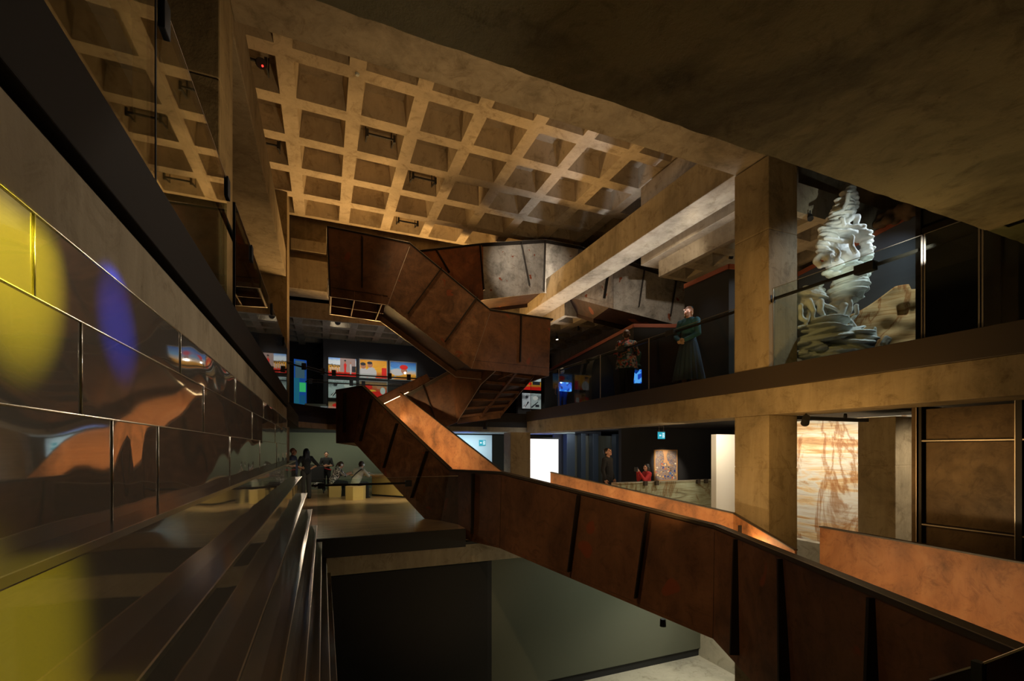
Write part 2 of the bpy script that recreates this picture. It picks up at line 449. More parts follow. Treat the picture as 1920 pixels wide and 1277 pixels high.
struct(waffle('ceiling_coffered', -0.66 - 2 * P, 9.26 - 3 * P, 11, 8, P, 0.30, ROOF_Z, 0.50, M['roofc'], 0.08), 'coffered concrete roof over the atrium', 'ceiling')
struct(waffle('ceiling_gallery_end', -2.6, FAR_Y + .9, 13, 6, 0.9, 0.24, 4.30, 0.35, M['conc']), 'coffered concrete ceiling over the far gallery', 'ceiling')
struct(waffle('ceiling_gallery_side', 8.0, 5.9, 7, 4, 0.9, 0.30, 4.45, 0.35, M['conc']), 'coffered concrete ceiling over the side gallery by the column', 'ceiling')
struct(waffle('ceiling_gallery_side_far', 7.4, 13.4, 8, 8, 0.9, 0.30, 4.45, 0.35, M['conc']), 'coffered concrete ceiling over the far end of the side gallery', 'ceiling')

def beam(name, x0, x1, y0, y1, z0, z1, m='conc', label=None):
    o = boxobj(name, x0, x1, y0, y1, z0, z1, M[m], bevel=0.012)
    return struct(o, label, 'beam')
# near cross beam with the rough slab in front of it
beam('beam_near', -0.93, 7.35, 5.31, 5.98, 4.83, 5.55, 'conc', 'board marked concrete cross beam above the atrium edge')
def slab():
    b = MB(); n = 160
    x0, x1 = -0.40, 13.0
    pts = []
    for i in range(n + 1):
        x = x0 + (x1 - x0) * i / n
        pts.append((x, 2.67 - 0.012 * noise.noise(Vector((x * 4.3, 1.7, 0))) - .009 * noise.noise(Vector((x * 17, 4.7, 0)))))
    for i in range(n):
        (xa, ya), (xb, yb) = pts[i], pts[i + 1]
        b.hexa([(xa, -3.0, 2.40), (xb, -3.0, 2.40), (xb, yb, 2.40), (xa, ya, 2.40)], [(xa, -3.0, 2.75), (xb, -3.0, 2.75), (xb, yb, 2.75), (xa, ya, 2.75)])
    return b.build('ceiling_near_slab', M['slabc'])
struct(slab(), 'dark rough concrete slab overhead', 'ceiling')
beam('beam_right', 6.7, 7.38, 5.98, FAR_Y + .1, 4.83, 5.55, 'conc', 'long concrete beam from the column top towards the stair')
beam('beam_left', -1.70, -0.965, 5.98, FAR_Y, 4.83, 5.60, 'conc', 'long concrete beam on the side of the glass balustrade')
beam('beam_far', -3.0, 8.4, FAR_Y, FAR_Y + .85, 4.95, 5.9, 'conc', 'concrete beam at the far side of the atrium')
beam('beam_gallery_upper', 7.75, 8.35, 5.98, 9.9, 4.85, 6.9, 'conc', 'concrete edge of the upper floor over the side gallery')
struct(boxobj('wall_far_upper', -3.0, 14.0, FAR_Y + .25, FAR_Y + .6, 5.9, 8.2, M['conc']))
beam('beam_far_ledge', -0.93, 4.0, FAR_Y + .02, FAR_Y + .25, 6.15, 6.5, 'conc')
struct(boxobj('wall_upper_right', 12.4, 12.7, 5.3, FAR_Y, 4.8, 8.2, M['conc']))

# columns
def column(name, x0, x1, y0, y1, z0, z1, label):
    b = MB()
    joints = [z for z in (-0.30, 3.60) if z0 + .3 < z < z1 - .3]
    zs = [z0] + joints + [z1]
    for a, c in zip(zs, zs[1:]):
        b.box(x0, x1, y0, y1, a + (0.004 if a != z0 else 0), c - (0.004 if c != z1 else 0))
    if joints:
        b.box(x0 + .006, x1 - .006, y0 + .006, y1 - .006, z0 + .01, z1 - .01)
    o = b.build(name, M['colc'], bevel=0.012)
    return struct(o, label, 'column')
column('column_right_upper', 6.7, 7.38, 5.31, 5.98, 1.30, 4.80, 'upper concrete column standing on the gallery edge')
column('column_right_lower', 6.7, 7.38, 5.31, 5.98, BASE_Z, 0.567, 'lower concrete column under the gallery edge')
column('column_right_second', 9.8, 10.5, 5.15, 5.80, BASE_Z, 0.62, 'concrete column beside the bronze panels')
column('column_right_far', 5.55, 6.25, 13.6, 14.2, MID_Z, 0.56, 'concrete column beside the white screen')
column('column_left_near', -1.62, -0.93, 5.20, 5.90, 0.94, 8.0, 'concrete column behind the glass balustrade')
column('column_left_far', -1.62, -0.93, 14.25, 15.15, MID_Z, 8.0, 'concrete column at the far end of the polished steel wall')

# floors
struct(boxobj('floor_hall', -3, 16, -6, 12.0, BASE_Z - .3, BASE_Z, M['basec']))
struct(boxobj('floor_middle', -3.4, 2.75, 9.25, END_Y + .2, MID_Z - .28, MID_Z, M['wood']))
struct(boxobj('floor_middle_right', 2.75, 14.0, 10.6, END_Y + .2, MID_Z - .28, MID_Z, M['wood']))
struct(boxobj('floor_middle_side', 6.3, 11.2, 8.3, 10.6, MID_Z - .28, MID_Z, M['basec']))
beam('beam_landing', 0.02, 9.4, 9.42, 9.80, -2.42, -1.93, 'conc', 'concrete beam under the middle floor edge')
struct(boxobj('trim_landing_edge', -0.12, 2.74, 9.18, 9.25, -2.02, MID_Z - .002, M['black']))
struct(boxobj('trim_landing_soffit', -0.12, 9.4, 9.25, 9.80, -1.99, -1.935, M['black']))
# gallery (upper walkway) on the right
struct(boxobj('floor_gallery', 6.9, 14.5, -1.0, 21, 0.75, GAL_Z, M['black']))
beam('beam_gallery_edge', COLX, 7.38, -1.0, 14.9, 0.567, 1.0, 'colc', 'concrete edge beam of the side gallery')
struct(boxobj('trim_gallery_fascia', COLX - .02, 6.92, -1.0, 14.9, 1.0, 1.345, M['band'], bevel=.006), 'dark bronze fascia along the side gallery edge', 'fascia')
# far gallery, with a splayed corner
def prism(name, pts, z0, z1, m, **kw):
    b = MB(); n = len(pts)
    b.poly([(*p, z0) for p in reversed(pts)]); b.poly([(*p, z1) for p in pts])
    for i in range(n):
        a, c = pts[i], pts[(i + 1) % n]
        b.quad((*a, z0), (*c, z0), (*c, z1), (*a, z1))
    return b.build(name, m, **kw)
gedge = [(-0.95, 13.55), (0.09, 15.1), (6.75, 14.9)]
struct(prism('floor_gallery_far', gedge + [(6.95, END_Y), (-3.4, END_Y), (-3.4, 13.55)], 0.78, GAL_Z - .02, M['black']))
def off(pts, d):
    return [(x + d * .55, y + d) for x, y in pts]
struct(prism('trim_gallery_far', gedge + off(gedge, .12)[::-1], 0.96, 1.27, M['band']), 'dark fascia along the far gallery edge', 'fascia')
struct(prism('beam_gallery_far', off(gedge, .05) + off(gedge, .6)[::-1], 0.62, 0.96, M['conc']), 'concrete edge beam of the far gallery', 'beam')

# walls
struct(boxobj('wall_end', -3.4, 14.5, END_Y, END_Y + .2, MID_Z, 0.7, M['greenw']))
struct(boxobj('wall_end_gallery', 0.0, 4.9, 19.2, 19.4, GAL_Z, 4.32, M['greyw']))
struct(boxobj('wall_end_gallery_right', 8.2, 9.8, 19.2, 19.4, GAL_Z, 4.32, M['greyw']))
struct(boxobj('wall_end_dark', -3.4, 14.5, END_Y, END_Y + .2, 0.7, 8.0, M['blackw']))
struct(boxobj('wall_hall', -0.35, 9.4, 9.50, 9.75, BASE_Z + .22, -2.42, M['greenw']))
struct(boxobj('trim_hall_slot', 3.32, 3.42, 9.485, 9.5, BASE_Z + .22, -2.42, M['black']))
struct(boxobj('wall_hall_dark', -0.35, 3.32, 9.47, 9.50, BASE_Z + .22, -2.45, M['blackw']))
struct(boxobj('baseboard_hall', -0.35, 9.4, 9.56, 9.75, BASE_Z, BASE_Z + .22, M['black']))
struct(boxobj('wall_hall_right', 9.4, 9.6, 5.81, 9.75, BASE_Z, -1.93, M['basec']))
struct(boxobj('wall_left_outer', -4.2, -4.0, -3, END_Y, 0.6, 8.2, M['blackw']))
struct(boxobj('wall_left_hall', -0.75, -0.62, -3, 9.3, BASE_Z, -2.3, M['blackw']))
struct(boxobj('wall_right_outer', 14.0, 14.2, -4, END_Y, MID_Z, 8.2, M['blackw']))
struct(boxobj('floor_behind', -4, 14, -6, -1.5, MID_Z - .3, MID_Z - .02, M['basec']))

# ------------------------------------------------------------------ polished steel wall and stepped steel on the left
WX = -0.553
struct(boxobj('wall_left', WX - .16, WX - .012, -1.2, 8.45, -0.2, 0.487, M['black']))
def steel_sheet(parent, y0, y1, z0, z1, sd):
    b = MB(); ny, nz = max(6, int((y1 - y0) / .05)), 8
    for i in range(ny + 1):
        for j in range(nz + 1):
            y = y0 + (y1 - y0) * i / ny; z = z0 + (z1 - z0) * j / nz
            a, c = i / ny, j / nz
            bulge = 0.0030 * math.sin(PI * a) ** 1.5 * math.sin(PI * c) ** .8 * math.sin(2.1 * sd + 2 * PI * a * (1 + sd % 2))
            bulge += 0.0012 * noise.noise(Vector((y * 1.7, z * 2.2, sd))) * math.sin(PI * a) ** .5
            b.v.append((WX + bulge, y, z))
    for i in range(ny):
        for j in range(nz):
            k = i * (nz + 1) + j
            b.f.append((k, k + nz + 1, k + nz + 2, k + 1)); b.m.append(0)
    n0 = len(b.v)
    # folded back edges
    for (ya, za), (yb, zb) in (((y0, z0), (y1, z0)), ((y1, z0), (y1, z1)), ((y1, z1), (y0, z1)), ((y0, z1), (y0, z0))):
        b.quad((WX, ya, za), (WX - .011, ya, za), (WX - .011, yb, zb), (WX, yb, zb), 1)
    o = b.build('panel', [M['mirror'], M['seam']], parent, smooth=True)
    return o
clad = empty('steel_cladding', (WX, 3.5, 0.15), 'rows of polished steel sheets below the concrete band of the balustrade', 'cladding')
rows = [(-0.197, 0.083, [-1.0, .85, 1.63, 2.02, 3.4, 4.9, 6.6, 8.4]), (0.086, 0.313, [-1.0, 0.6, 1.45, 2.7, 4.4, 6.4, 8.4]), (0.316, 0.487, [-1.0, 0.3, 1.25, 2.3, 3.6, 5.2, 6.8, 8.4])]
k = 0
for z0, z1, ys in rows:
    for ya, yb in zip(ys, ys[1:]):
        k += 1; steel_sheet(clad, ya + .003, yb - .003, z0, z1, k)
        b = MB(); b.tube((WX + .001, yb, z0), (WX + .001, yb, z1), .0035, n=8); b.build('seam', M['seam'], clad, smooth=True)
    b = MB(); b.tube((WX + .001, -1, z1 + .0015), (WX + .001, 8.4, z1 + .0015), .0028, n=8); b.build('seam', M['seam'], clad, smooth=True)
# steps: level and outer edge of each
SX = [WX, -0.456, -0.363, -0.27, -0.186, -0.103, -0.024, 0.055, 0.126]
SZ = [-0.197, -0.49, -0.79, -1.09, -1.39, -1.69, -1.98, -2.27]
steps = empty('stepped_steel_bench', (-0.3, 3, SZ[-1]), 'dark polished steel steps falling away below the mirror panels', 'steps')
def warped_face(parent, name, x, y0, y1, z0, z1, m, sd):
    b = MB(); ny, nz = 90, 5
    for i in range(ny + 1):
        for j in range(nz + 1):
            y = y0 + (y1 - y0) * i / ny; z = z0 + (z1 - z0) * j / nz
            d = 0.0016 * noise.noise(Vector((y * .9, z * 1.5, sd * 3.1))) * math.sin(PI * j / nz)
            b.v.append((x + d, y, z))
    for i in range(ny):
        for j in range(nz):
            k = i * (nz + 1) + j
            b.f.append((k, k + nz + 1, k + nz + 2, k + 1)); b.m.append(0)
    b.quad((x - .02, y0, z0), (x - .02, y0, z1), (x - .02, y1, z1), (x - .02, y1, z0))
    b.quad((x, y1, z0), (x - .02, y1, z0), (x - .02, y1, z1), (x, y1, z1))
    return b.build(name, m, parent, smooth=True)
for i, z in enumerate(SZ):
    ye = 9.15 if i < 5 else 9.1
    b = MB(); b.box(SX[i] - .02, SX[i + 1], -1.2, ye, z - .014, z)
    t = b.build('tread', M['treadm'], steps)
    b = MB(); b.box(SX[i + 1] - .003, SX[i + 1] + .003, -1.2, ye, z - .016, z + .0015)
    b.build('nosing', M['seam'], t)
    zb = SZ[i + 1] if i + 1 < len(SZ) else z - .35
    warped_face(steps, 'riser', SX[i + 1] - .004, -1.2, ye, zb, z - .014, M['mirror'], i)
# concrete band, black channel and glass above
struct(boxobj('beam_balustrade', WX - .45, WX - .004, -1.2, 8.42, 0.49, 0.682, M['conc'], bevel=.008), 'stained concrete band under the glass balustrade', 'beam')
struct(boxobj('trim_balustrade_gap', WX - .40, WX - .03, -1.2, 8.40, 0.682, 0.712, M['black']))
struct(boxobj('trim_balustrade_channel', WX - .06, WX + .012, -1.2, 8.45, 0.712, 0.945, M['chan'], bevel=.004), 'black steel channel holding the glass balustrade', 'fascia')
struct(boxobj('floor_gallery_left', -4.0, WX - .06, -1.2, 13.6, 0.60, 0.90, M['black']))
def glass_panel(a, c, z0, z1, label, m='glassl', th=.012, group=None, edge=True):
    """an upright pane from a to c (plan points)"""
    a = Vector((*a, 0)); c = Vector((*c, 0)); t = (c - a).normalized(); n = Vector((-t.y, t.x, 0)) * th / 2
    b = MB()
    b.hexa([a - n + Vector((0, 0, z0)), c - n + Vector((0, 0, z0)), c + n + Vector((0, 0, z0)), a + n + Vector((0, 0, z0))],
           [a - n + Vector((0, 0, z1)), c - n + Vector((0, 0, z1)), c + n + Vector((0, 0, z1)), a + n + Vector((0, 0, z1))])
    o = b.build('glass_balustrade', M[m]); tag(o, label, 'glass panel', group)
    if edge:
        e = MB(); e.bar(a + Vector((0, 0, z1)), c + Vector((0, 0, z1)), th + .002, .004)
        e.build('polished_edge', M['edge'], o)
        if group == 'glass sheets of the side gallery':
            for q in (a, c):
                e = MB(); e.bar(q + Vector((0, 0, z0)), q + Vector((0, 0, z1)), .012, .014, up=(0, 1, 0)); e.build('polished_edge', M['edge'], o)
    return o
gl = [(-1.2, 1.965), (1.99, 3.27), (3.57, 8.40)]
for (ya, yb), lb in zip(gl, ('dim balustrade glass nearest the camera, reflecting coffers, above the black channel', 'balustrade glass with the first black clamp pair above the black channel', 'farthest sheet of balustrade glass on the black channel by the far column')):
    glass_panel((WX, ya), (WX, yb), 0.945, 1.66, lb, group='glass sheets of the long balustrade')
for y, lb in ((1.977, 'black joint between the two nearest sheets of balustrade glass'), (3.557, 'black joint in the balustrade glass beside the pale pier')):
    tag(boxobj('glass_joint', WX - .008, WX + .0075, y - .004, y + .004, .945, 1.66, M['black']), lb, 'joint')
hr = empty('balustrade_handrail', (WX - .07, 3.5, 1.6), 'black handrail clamped behind the long glass balustrade', 'handrail')
b = MB(); b.tube((WX - .07, -1.0, 1.585), (WX - .07, 8.4, 1.585), .016); b.build('rail', M['stiff'], hr)
for y in (2.07, 3.28, 4.3, 5.9, 7.6):
    b = MB(); b.box(WX - .085, WX + .018, y - .035, y + .035, 1.545, 1.67); b.build('clamp', M['black'], hr, bevel=.004)

# ------------------------------------------------------------------ side gallery glass, rail, bronze screens
RX = COLX + .06
gy = [14.7, 12.6, 10.3, 8.35, 6.02]
labs = ['gallery glass before the lone visitor with the blue bag', 'gallery glass before the tall arched black shape', 'gallery glass before the visitor in the floral top', 'gallery glass before the woman in the teal jacket']
for (a, c), lb in zip(zip(gy, gy[1:]), labs):
    glass_panel((RX, a - .006), (RX, c + .006), 1.345, 2.50, lb, 'glass', group='glass sheets of the side gallery')
for (a, c), lb in zip([(5.28, 3.27), (3.25, 2.74), (2.72, 0.5)], ['gallery glass in front of the pale clay sculpture', 'narrow gallery glass before the black lift shaft, beside the bright joint', 'gallery glass sheet at the frame edge before the black shaft']):
    glass_panel((RX, a - .005), (RX, c + .005), 1.345, 2.62, lb, 'glass', group='glass sheets of the side gallery')
for i, (ya, yb, lb) in enumerate([(14.6, 6.05, 'thin dark handrail along the gallery glass beyond the column'), (5.5, 1.0, 'thin dark handrail along the gallery glass before the clay sculpture')]):
    h = empty('gallery_handrail', (RX + .08, ya, 2.45), lb, 'handrail')
    b = MB(); b.bar((RX + .07, ya, 2.47), (RX + .07, yb, 2.47), .05, .035); b.build('rail', M['stiff'], h)
    b = MB(); b.bar((RX + .045, ya, 2.452), (RX + .045, yb, 2.452), .003, .003); b.build('bright_edge', M['stiff'], h)
    n = 5 if i == 0 else 3
    for k in range(n):
        y = ya + (yb - ya) * (k + .05) / n
        b = MB(); b.box(RX - .02, RX + .09, y - .12, y + .12, 2.40, 2.52); b.build('bracket', M['black'], h, bevel=.004)
# bronze panel screen under the gallery
scr = empty('bronze_screen', (7.45, 2.4, MID_Z), 'tall dark bronze panelled screen beside the second concrete column', 'screen')
ys = [3.62, 2.665, 1.70, 0.6]
zs = [-5.0, -2.2, -1.0, 0.115, 0.56]
for a, c in zip(ys, ys[1:]):
    for z0, z1 in zip(zs, zs[1:]):
        b = MB(); b.box(7.47, 7.49, c + .05, a - .05, z0 + .02, z1 - .02); b.build('panel', M['bronze'], scr)
for y in ys:
    b = MB(); b.box(7.40, 7.50, y - .03, y + .03, zs[0], .585); o = b.build('post', M['stiff'], scr)
    b = MB(); b.box(7.395, 7.40, y + .022, y + .03, zs[0], .585); b.build('bare_edge', M['edge'], o)
for z in zs[1:-1]:
    b = MB(); b.box(7.41, 7.50, ys[-1], ys[0], z - .016, z + .016); o = b.build('rail', M['stiff'], scr)
    b = MB(); b.box(7.405, 7.41, ys[-1], ys[0], z - .006, z + .006); b.build('bare_edge', M['edge'], o)
b = MB(); b.box(7.40, 9.0, 3.62, 3.70, zs[0], .585); b.build('return_panel', M['bronze'], scr)
# black shaft above, on the gallery
sh = empty('lift_shaft', (8.2, 2.4, GAL_Z), 'tall black panelled shaft standing on the gallery near the frame edge', 'shaft')
b = MB(); b.box(7.6, 9.4, 0.2, 3.72, GAL_Z, 4.7); b.build('body', M['blackw'], sh)
for y in (3.70, 2.9, 1.9):
    b = MB(); b.box(7.55, 7.6, y - .03, y + .03, GAL_Z, 4.7); b.build('mullion', M['stiff'], sh)
b = MB(); b.box(7.56, 7.6, 0.2, 3.7, 2.95, 3.02); b.build('rail', M['stiff'], sh)
# dark partition with rust trim behind the sculpture, black enclosures along the gallery
def partition(name, pts, z0, z1, m, label, th=.16, trim=True, z1b=None):
    root = empty(name, (*pts[0], z0), label, 'partition')
    z1b = z1 if z1b is None else z1b
    zt = [z1 + (z1b - z1) * i / (len(pts) - 1) for i in range(len(pts))]
    b = MB(); t = MB()
    for i in range(len(pts) - 1):
        a = Vector((*pts[i], 0)); c = Vector((*pts[i + 1], 0)); d = (c - a).normalized(); n = Vector((d.y, -d.x, 0))
        if n.x < 0: n = -n
        n *= th
        za, zc = Vector((0, 0, zt[i])), Vector((0, 0, zt[i + 1])); zz = Vector((0, 0, z0)); e = Vector((0, 0, .10))
        b.hexa([a + zz, c + zz, c + n + zz, a + n + zz], [a + za, c + zc, c + n + zc, a + n + za])
        k = -n * .15
        t.hexa([a + k + za, c + k + zc, c + n + zc, a + n + za], [a + k + za + e, c + k + zc + e, c + n + zc + e, a + n + za + e])
    b.build('panel', M[m], root)
    if trim: t.build('rust_trim', M['redtrim'], root)
    return root
partition('gallery_partition', [(10.6, 7.6), (10.5, 5.1)], GAL_Z, 4.18, 'greyw', 'charcoal partition with rust trim behind the clay sculpture', z1b=4.5)
partition('gallery_partition', [(7.85, 8.42), (7.85, 7.15), (8.9, 6.9)], GAL_Z, 3.78, 'blackw', 'black partition with rust trim beside the woman in the teal jacket')
partition('gallery_partition', [(9.1, 18.3), (7.9, 10.4), (9.5, 9.8)], GAL_Z, 3.36, 'blackw', 'long black partition with rust trim behind the arched black shape')
struct(boxobj('wall_gallery_side', 9.9, 10.1, 9.0, 19.2, GAL_Z, 4.45, M['conc']))
# ------------------------------------------------------------------ weathered steel staircase
stair = empty('weathered_steel_staircase', (4.0, 8.0, BASE_Z), 'folded rust brown steel staircase climbing through the atrium in angular flights', 'staircase')
Z1 = Vector((0, 0, 1))
def node(pt, yt, pb, yb, d): return (at(pt, yt, d), at(pb, yb, d))
def nodeP(pt, yt, pb, yb, d, dx, dy):
    """as node(), the lower end lying in the upright plane that runs along (dx, dy)"""
    t = at(pt, yt, d); n = Vector((-dy, dx, 0)); r = at(pb, yb, 1.0)
    return (t, r * (n.dot(t) / n.dot(r)))
def side_normal(a, c, flip=1):
    t = (c - a); t.z = 0; t.normalize(); n = Vector((t.y, -t.x, 0))
    mid = (a + c) / 2; mid.z = 0
    if n.dot(-mid) < 0: n = -n
    return n * flip            # points to the viewer's side unless flipped
def parapet(nodes, m, th=.022, cap=True, name='parapet', capw=.10, outer=True, flip=1, joints=True, lip=.11):
    """folded plate through (top, bottom) nodes; returns the part"""
    b = MB()
    segs = list(zip(nodes, nodes[1:]))
    ns = [side_normal(a[0], c[0], flip) for a, c in segs]
    nn = []
    for i in range(len(nodes)):
        v = Vector((0, 0, 0))
        if i > 0: v += ns[i - 1]
        if i < len(ns): v += ns[i]
        v.normalize(); nn.append(v)
    for i, (a, c) in enumerate(segs):
        oa, oc = nn[i] * -th, nn[i + 1] * -th
        # subdivided so that the shading of the plate can vary
        b.hexa([a[1], c[1], c[1] + oc, a[1] + oa], [a[0], c[0], c[0] + oc, a[0] + oa], i if isinstance(m, list) else 0)
    o = b.build(name, m, stair)
    if isinstance(m, list): m = m[0]
    if cap:
        b = MB(); e = MB()
        for i, (a, c) in enumerate(segs):
            oa, oc = nn[i], nn[i + 1]
            A, C = a[0], c[0]
            b.hexa([A + oa * .006 - Z1 * min(.03, lip), C + oc * .006 - Z1 * min(.03, lip), C - oc * capw - Z1 * min(.03, lip), A - oa * capw - Z1 * min(.03, lip)],
                   [A + oa * .006 + Z1 * .004, C + oc * .006 + Z1 * .004, C - oc * capw + Z1 * .004, A - oa * capw + Z1 * .004])
            b.hexa([A + oa * .012 - Z1 * lip, C + oc * .012 - Z1 * lip, C, A], [A + oa * .012, C + oc * .012, C + Z1 * .004, A + Z1 * .004])
            e.bar(A + oa * .014 + Z1 * .004, C + oc * .014 + Z1 * .004, .005, .005)
        b.build('coping', M['chan'] if nodes[0][0].z > 2.5 else M['band'], o); e.build('bare_edge', M['edge'] if lip > .02 else M['stiff'], o)
    if joints:
        for i in range(1, len(nodes) - 1):
            a = nodes[i]; b = MB()
            b.bar(a[0] + nn[i] * .001 - Z1 * .09, a[1] + nn[i] * .001, .006, .006, up=nn[i])
            b.build('weld_seam', M['edge'] if m is M['corten'] and nodes[0][0].z > 2.5 else M['stiff'], o)
    return o
def pix_on(seg, px, py):
    a, c = seg; p0 = a[0]; e1 = c[0] - a[0]; e2 = a[1] - a[0]
    n = e1.cross(e2); r = at(px, py, 1.0)
    return r * (n.dot(p0) / n.dot(r))
def stiffeners(part, seg, pairs, depth=.085, wdt=.022, flip=1, taper=False):
    n = side_normal(seg[0][0], seg[1][0], flip)
    for (x0, y0), (x1, y1) in pairs:
        a = pix_on(seg, x0, y0) + n * .0; c = pix_on(seg, x1, y1)
        t = (c - a).normalized(); s = t.cross(n).normalized() * wdt / 2
        b = MB()
        d0 = depth * (0.35 if taper else 1)
        b.hexa([a - s, a + s, a + s + n * d0, a - s + n * d0], [c - s, c + s, c + s + n * depth, c - s + n * depth])
        b.build('stiffener', M['stiff'], part)
def steps_between(n0, n1, f0, f1, rise_n, drop, m='corten'):
    """folded steel steps from level n0 to n1 (points on the near side) across to f0, f1"""
    b = MB()
    w0 = (f0 - n0) * .025; w1 = (f1 - n1) * .025
    n0 = n0 + w0; n1 = n1 + w1; f0 = f0 - w0; f1 = f1 - w1
    for i in range(rise_n):
        a = n0.lerp(n1, i / rise_n); c = n0.lerp(n1, (i + 1) / rise_n)
        p = f0.lerp(f1, i / rise_n); q = f0.lerp(f1, (i + 1) / rise_n)
        z = c.z - drop; za = a.z - drop
        hi, lo = (z, za) if z > za else (za, z)
        A, C, Pp, Q = (Vector((v.x, v.y, 0)) for v in (a, c, p, q))
        th = Z1 * .012
        if z > za:
            b.hexa([A + Z1 * z - th, C + Z1 * z - th, Q + Z1 * z - th, Pp + Z1 * z - th], [A + Z1 * z, C + Z1 * z, Q + Z1 * z, Pp + Z1 * z])
            b.quad(A + Z1 * za, Pp + Z1 * za, Pp + Z1 * z, A + Z1 * z)
        else:
            b.hexa([A + Z1 * za - th, C + Z1 * za - th, Q + Z1 * za - th, Pp + Z1 * za - th], [A + Z1 * za, C + Z1 * za, Q + Z1 * za, Pp + Z1 * za])
            b.quad(C + Z1 * z, Q + Z1 * z, Q + Z1 * za, C + Z1 * za)
    return b.build('folded_steps', M[m], stair)
def soffit(pts, m='corten', th=.012, name='soffit'):
    b = MB()
    b.poly([p for p in pts]); b.poly([p + Z1 * th for p in reversed(pts)])
    n = len(pts)
    for i in range(n):
        a, c = pts[i], pts[(i + 1) % n]; b.quad(a, a + Z1 * th, c + Z1 * th, c)
    return b.build(name, M[m], stair)

# --- lower run, outer side
A0 = node(1340, 985, 1337, 1198, 6.05)
A1 = node(940, 885, 937, 1028, 9.0)
A2 = nodeP(843, 880, 822, 1001, 10.5, -.554, .832)
A3 = nodeP(679, 723, 664, 830, 12.2, -.554, .832)
A4 = node(630, 731, 630, 831, 12.9)
An = (Vector((3.02, 0.75, -1.0)), Vector((3.02, 0.75, -2.62)))
lower = [An, A0, A1, A2, A3, A4]
p = parapet(lower, [M['corten'], M['cortred2'], M['corten'], M['cortmot'], M['corten']], lip=.04)
stiffeners(p, (An, A0), [((1382, 1011), (1388, 1228)), ((1466, 1048), (1484, 1300)), ((1638, 1121), (1650, 1400)), ((1452, 1043), (1452, 1044))][:3], taper=True, depth=.12, wdt=.03)
stiffeners(p, (A0, A1), [((1088, 928), (1070, 1071)), ((1217, 961), (1195, 1120)), ((972, 899), (966, 1035))][:2])
stiffeners(p, (A1, A2), [((890, 888), (889, 1000))])
stiffeners(p, (A2, A3), [((803, 846), (774, 933)), ((747, 794), (722, 877)), ((699, 748), (678, 827))])
stiffeners(p, (A3, A4), [((649, 737), (648, 811))])
# end plate of the half landing
B3t = at(750, 735, 13.9)
# --- lower run, far side
off1 = Vector((1.48, 0.60, 0))
C1 = at(1032, 885, 10.1); C0 = at(1375, 962, 7.25); Ce = at(1490, 1031, 6.1)
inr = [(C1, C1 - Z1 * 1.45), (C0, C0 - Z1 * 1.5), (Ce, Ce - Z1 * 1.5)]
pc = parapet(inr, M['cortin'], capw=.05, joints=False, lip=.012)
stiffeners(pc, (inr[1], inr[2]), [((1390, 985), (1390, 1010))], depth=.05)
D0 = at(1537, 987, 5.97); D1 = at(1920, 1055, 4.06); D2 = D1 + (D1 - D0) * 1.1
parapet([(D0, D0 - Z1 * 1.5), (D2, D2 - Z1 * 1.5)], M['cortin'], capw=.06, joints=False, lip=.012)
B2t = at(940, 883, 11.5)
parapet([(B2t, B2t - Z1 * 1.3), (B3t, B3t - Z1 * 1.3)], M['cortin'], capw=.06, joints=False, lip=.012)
# floors, steps and undersides of the lower run
An2 = Vector((4.9, 0.0, -1.0))
lo = lambda v, k: Vector((v.x, v.y, v.z - k))
soffit([lo(An[0], 1.45), lo(A0[0], 1.45), lo(C0, 1.45), lo(D0, 1.45), lo(D2, 1.45)])
steps_between(A0[0], A1[0], C0, C1, 7, 1.12)
soffit([A0[1] + Z1 * .05, A1[1] + Z1 * .05, C1 - Z1 * 1.42, C0 - Z1 * 1.42])
soffit([lo(A1[0], 1.15), lo(A2[0], 1.15), lo(B2t, 1.1), lo(C1, 1.15)], name='landing')
soffit([A1[1] + Z1 * .05, A2[1] + Z1 * .05, lo(B2t, 1.35), lo(C1, 1.42)])
steps_between(A2[0], A3[0], B2t, B3t, 13, 1.12)
soffit([A2[1] + Z1 * .04, A3[1] + Z1 * .04, lo(B3t, 1.35), lo(B2t, 1.35)])
E4 = at(706, 752, 13.9)
soffit([lo(A3[0], 1.12), lo(A4[0], 1.12), lo(E4, 1.2), lo(B3t, 1.12)], name='landing')
soffit([A3[1] + Z1 * .03, A4[1] + Z1 * .03, lo(E4, 1.5), lo(B3t, 1.4)])
# back plate of the half landing with its lit rail
E5 = at(803, 706, 14.35)
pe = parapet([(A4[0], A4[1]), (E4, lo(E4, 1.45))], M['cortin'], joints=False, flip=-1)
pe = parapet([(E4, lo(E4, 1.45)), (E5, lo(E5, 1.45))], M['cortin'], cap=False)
b = MB(); n = side_normal(E4, E5)
b.bar(E4 + n * .10 - Z1 * .06, E5 + n * .10 - Z1 * .06, .20, .26); o = b.build('rail_capping', M['corten'], stair, bevel=.03)
b = MB(); b.bar(E4.lerp(E5, .12) + n * .17 - Z1 * .200, E4.lerp(E5, .60) + n * .17 - Z1 * .200, .03, .02); b.build('led_strip', M['led'], o)

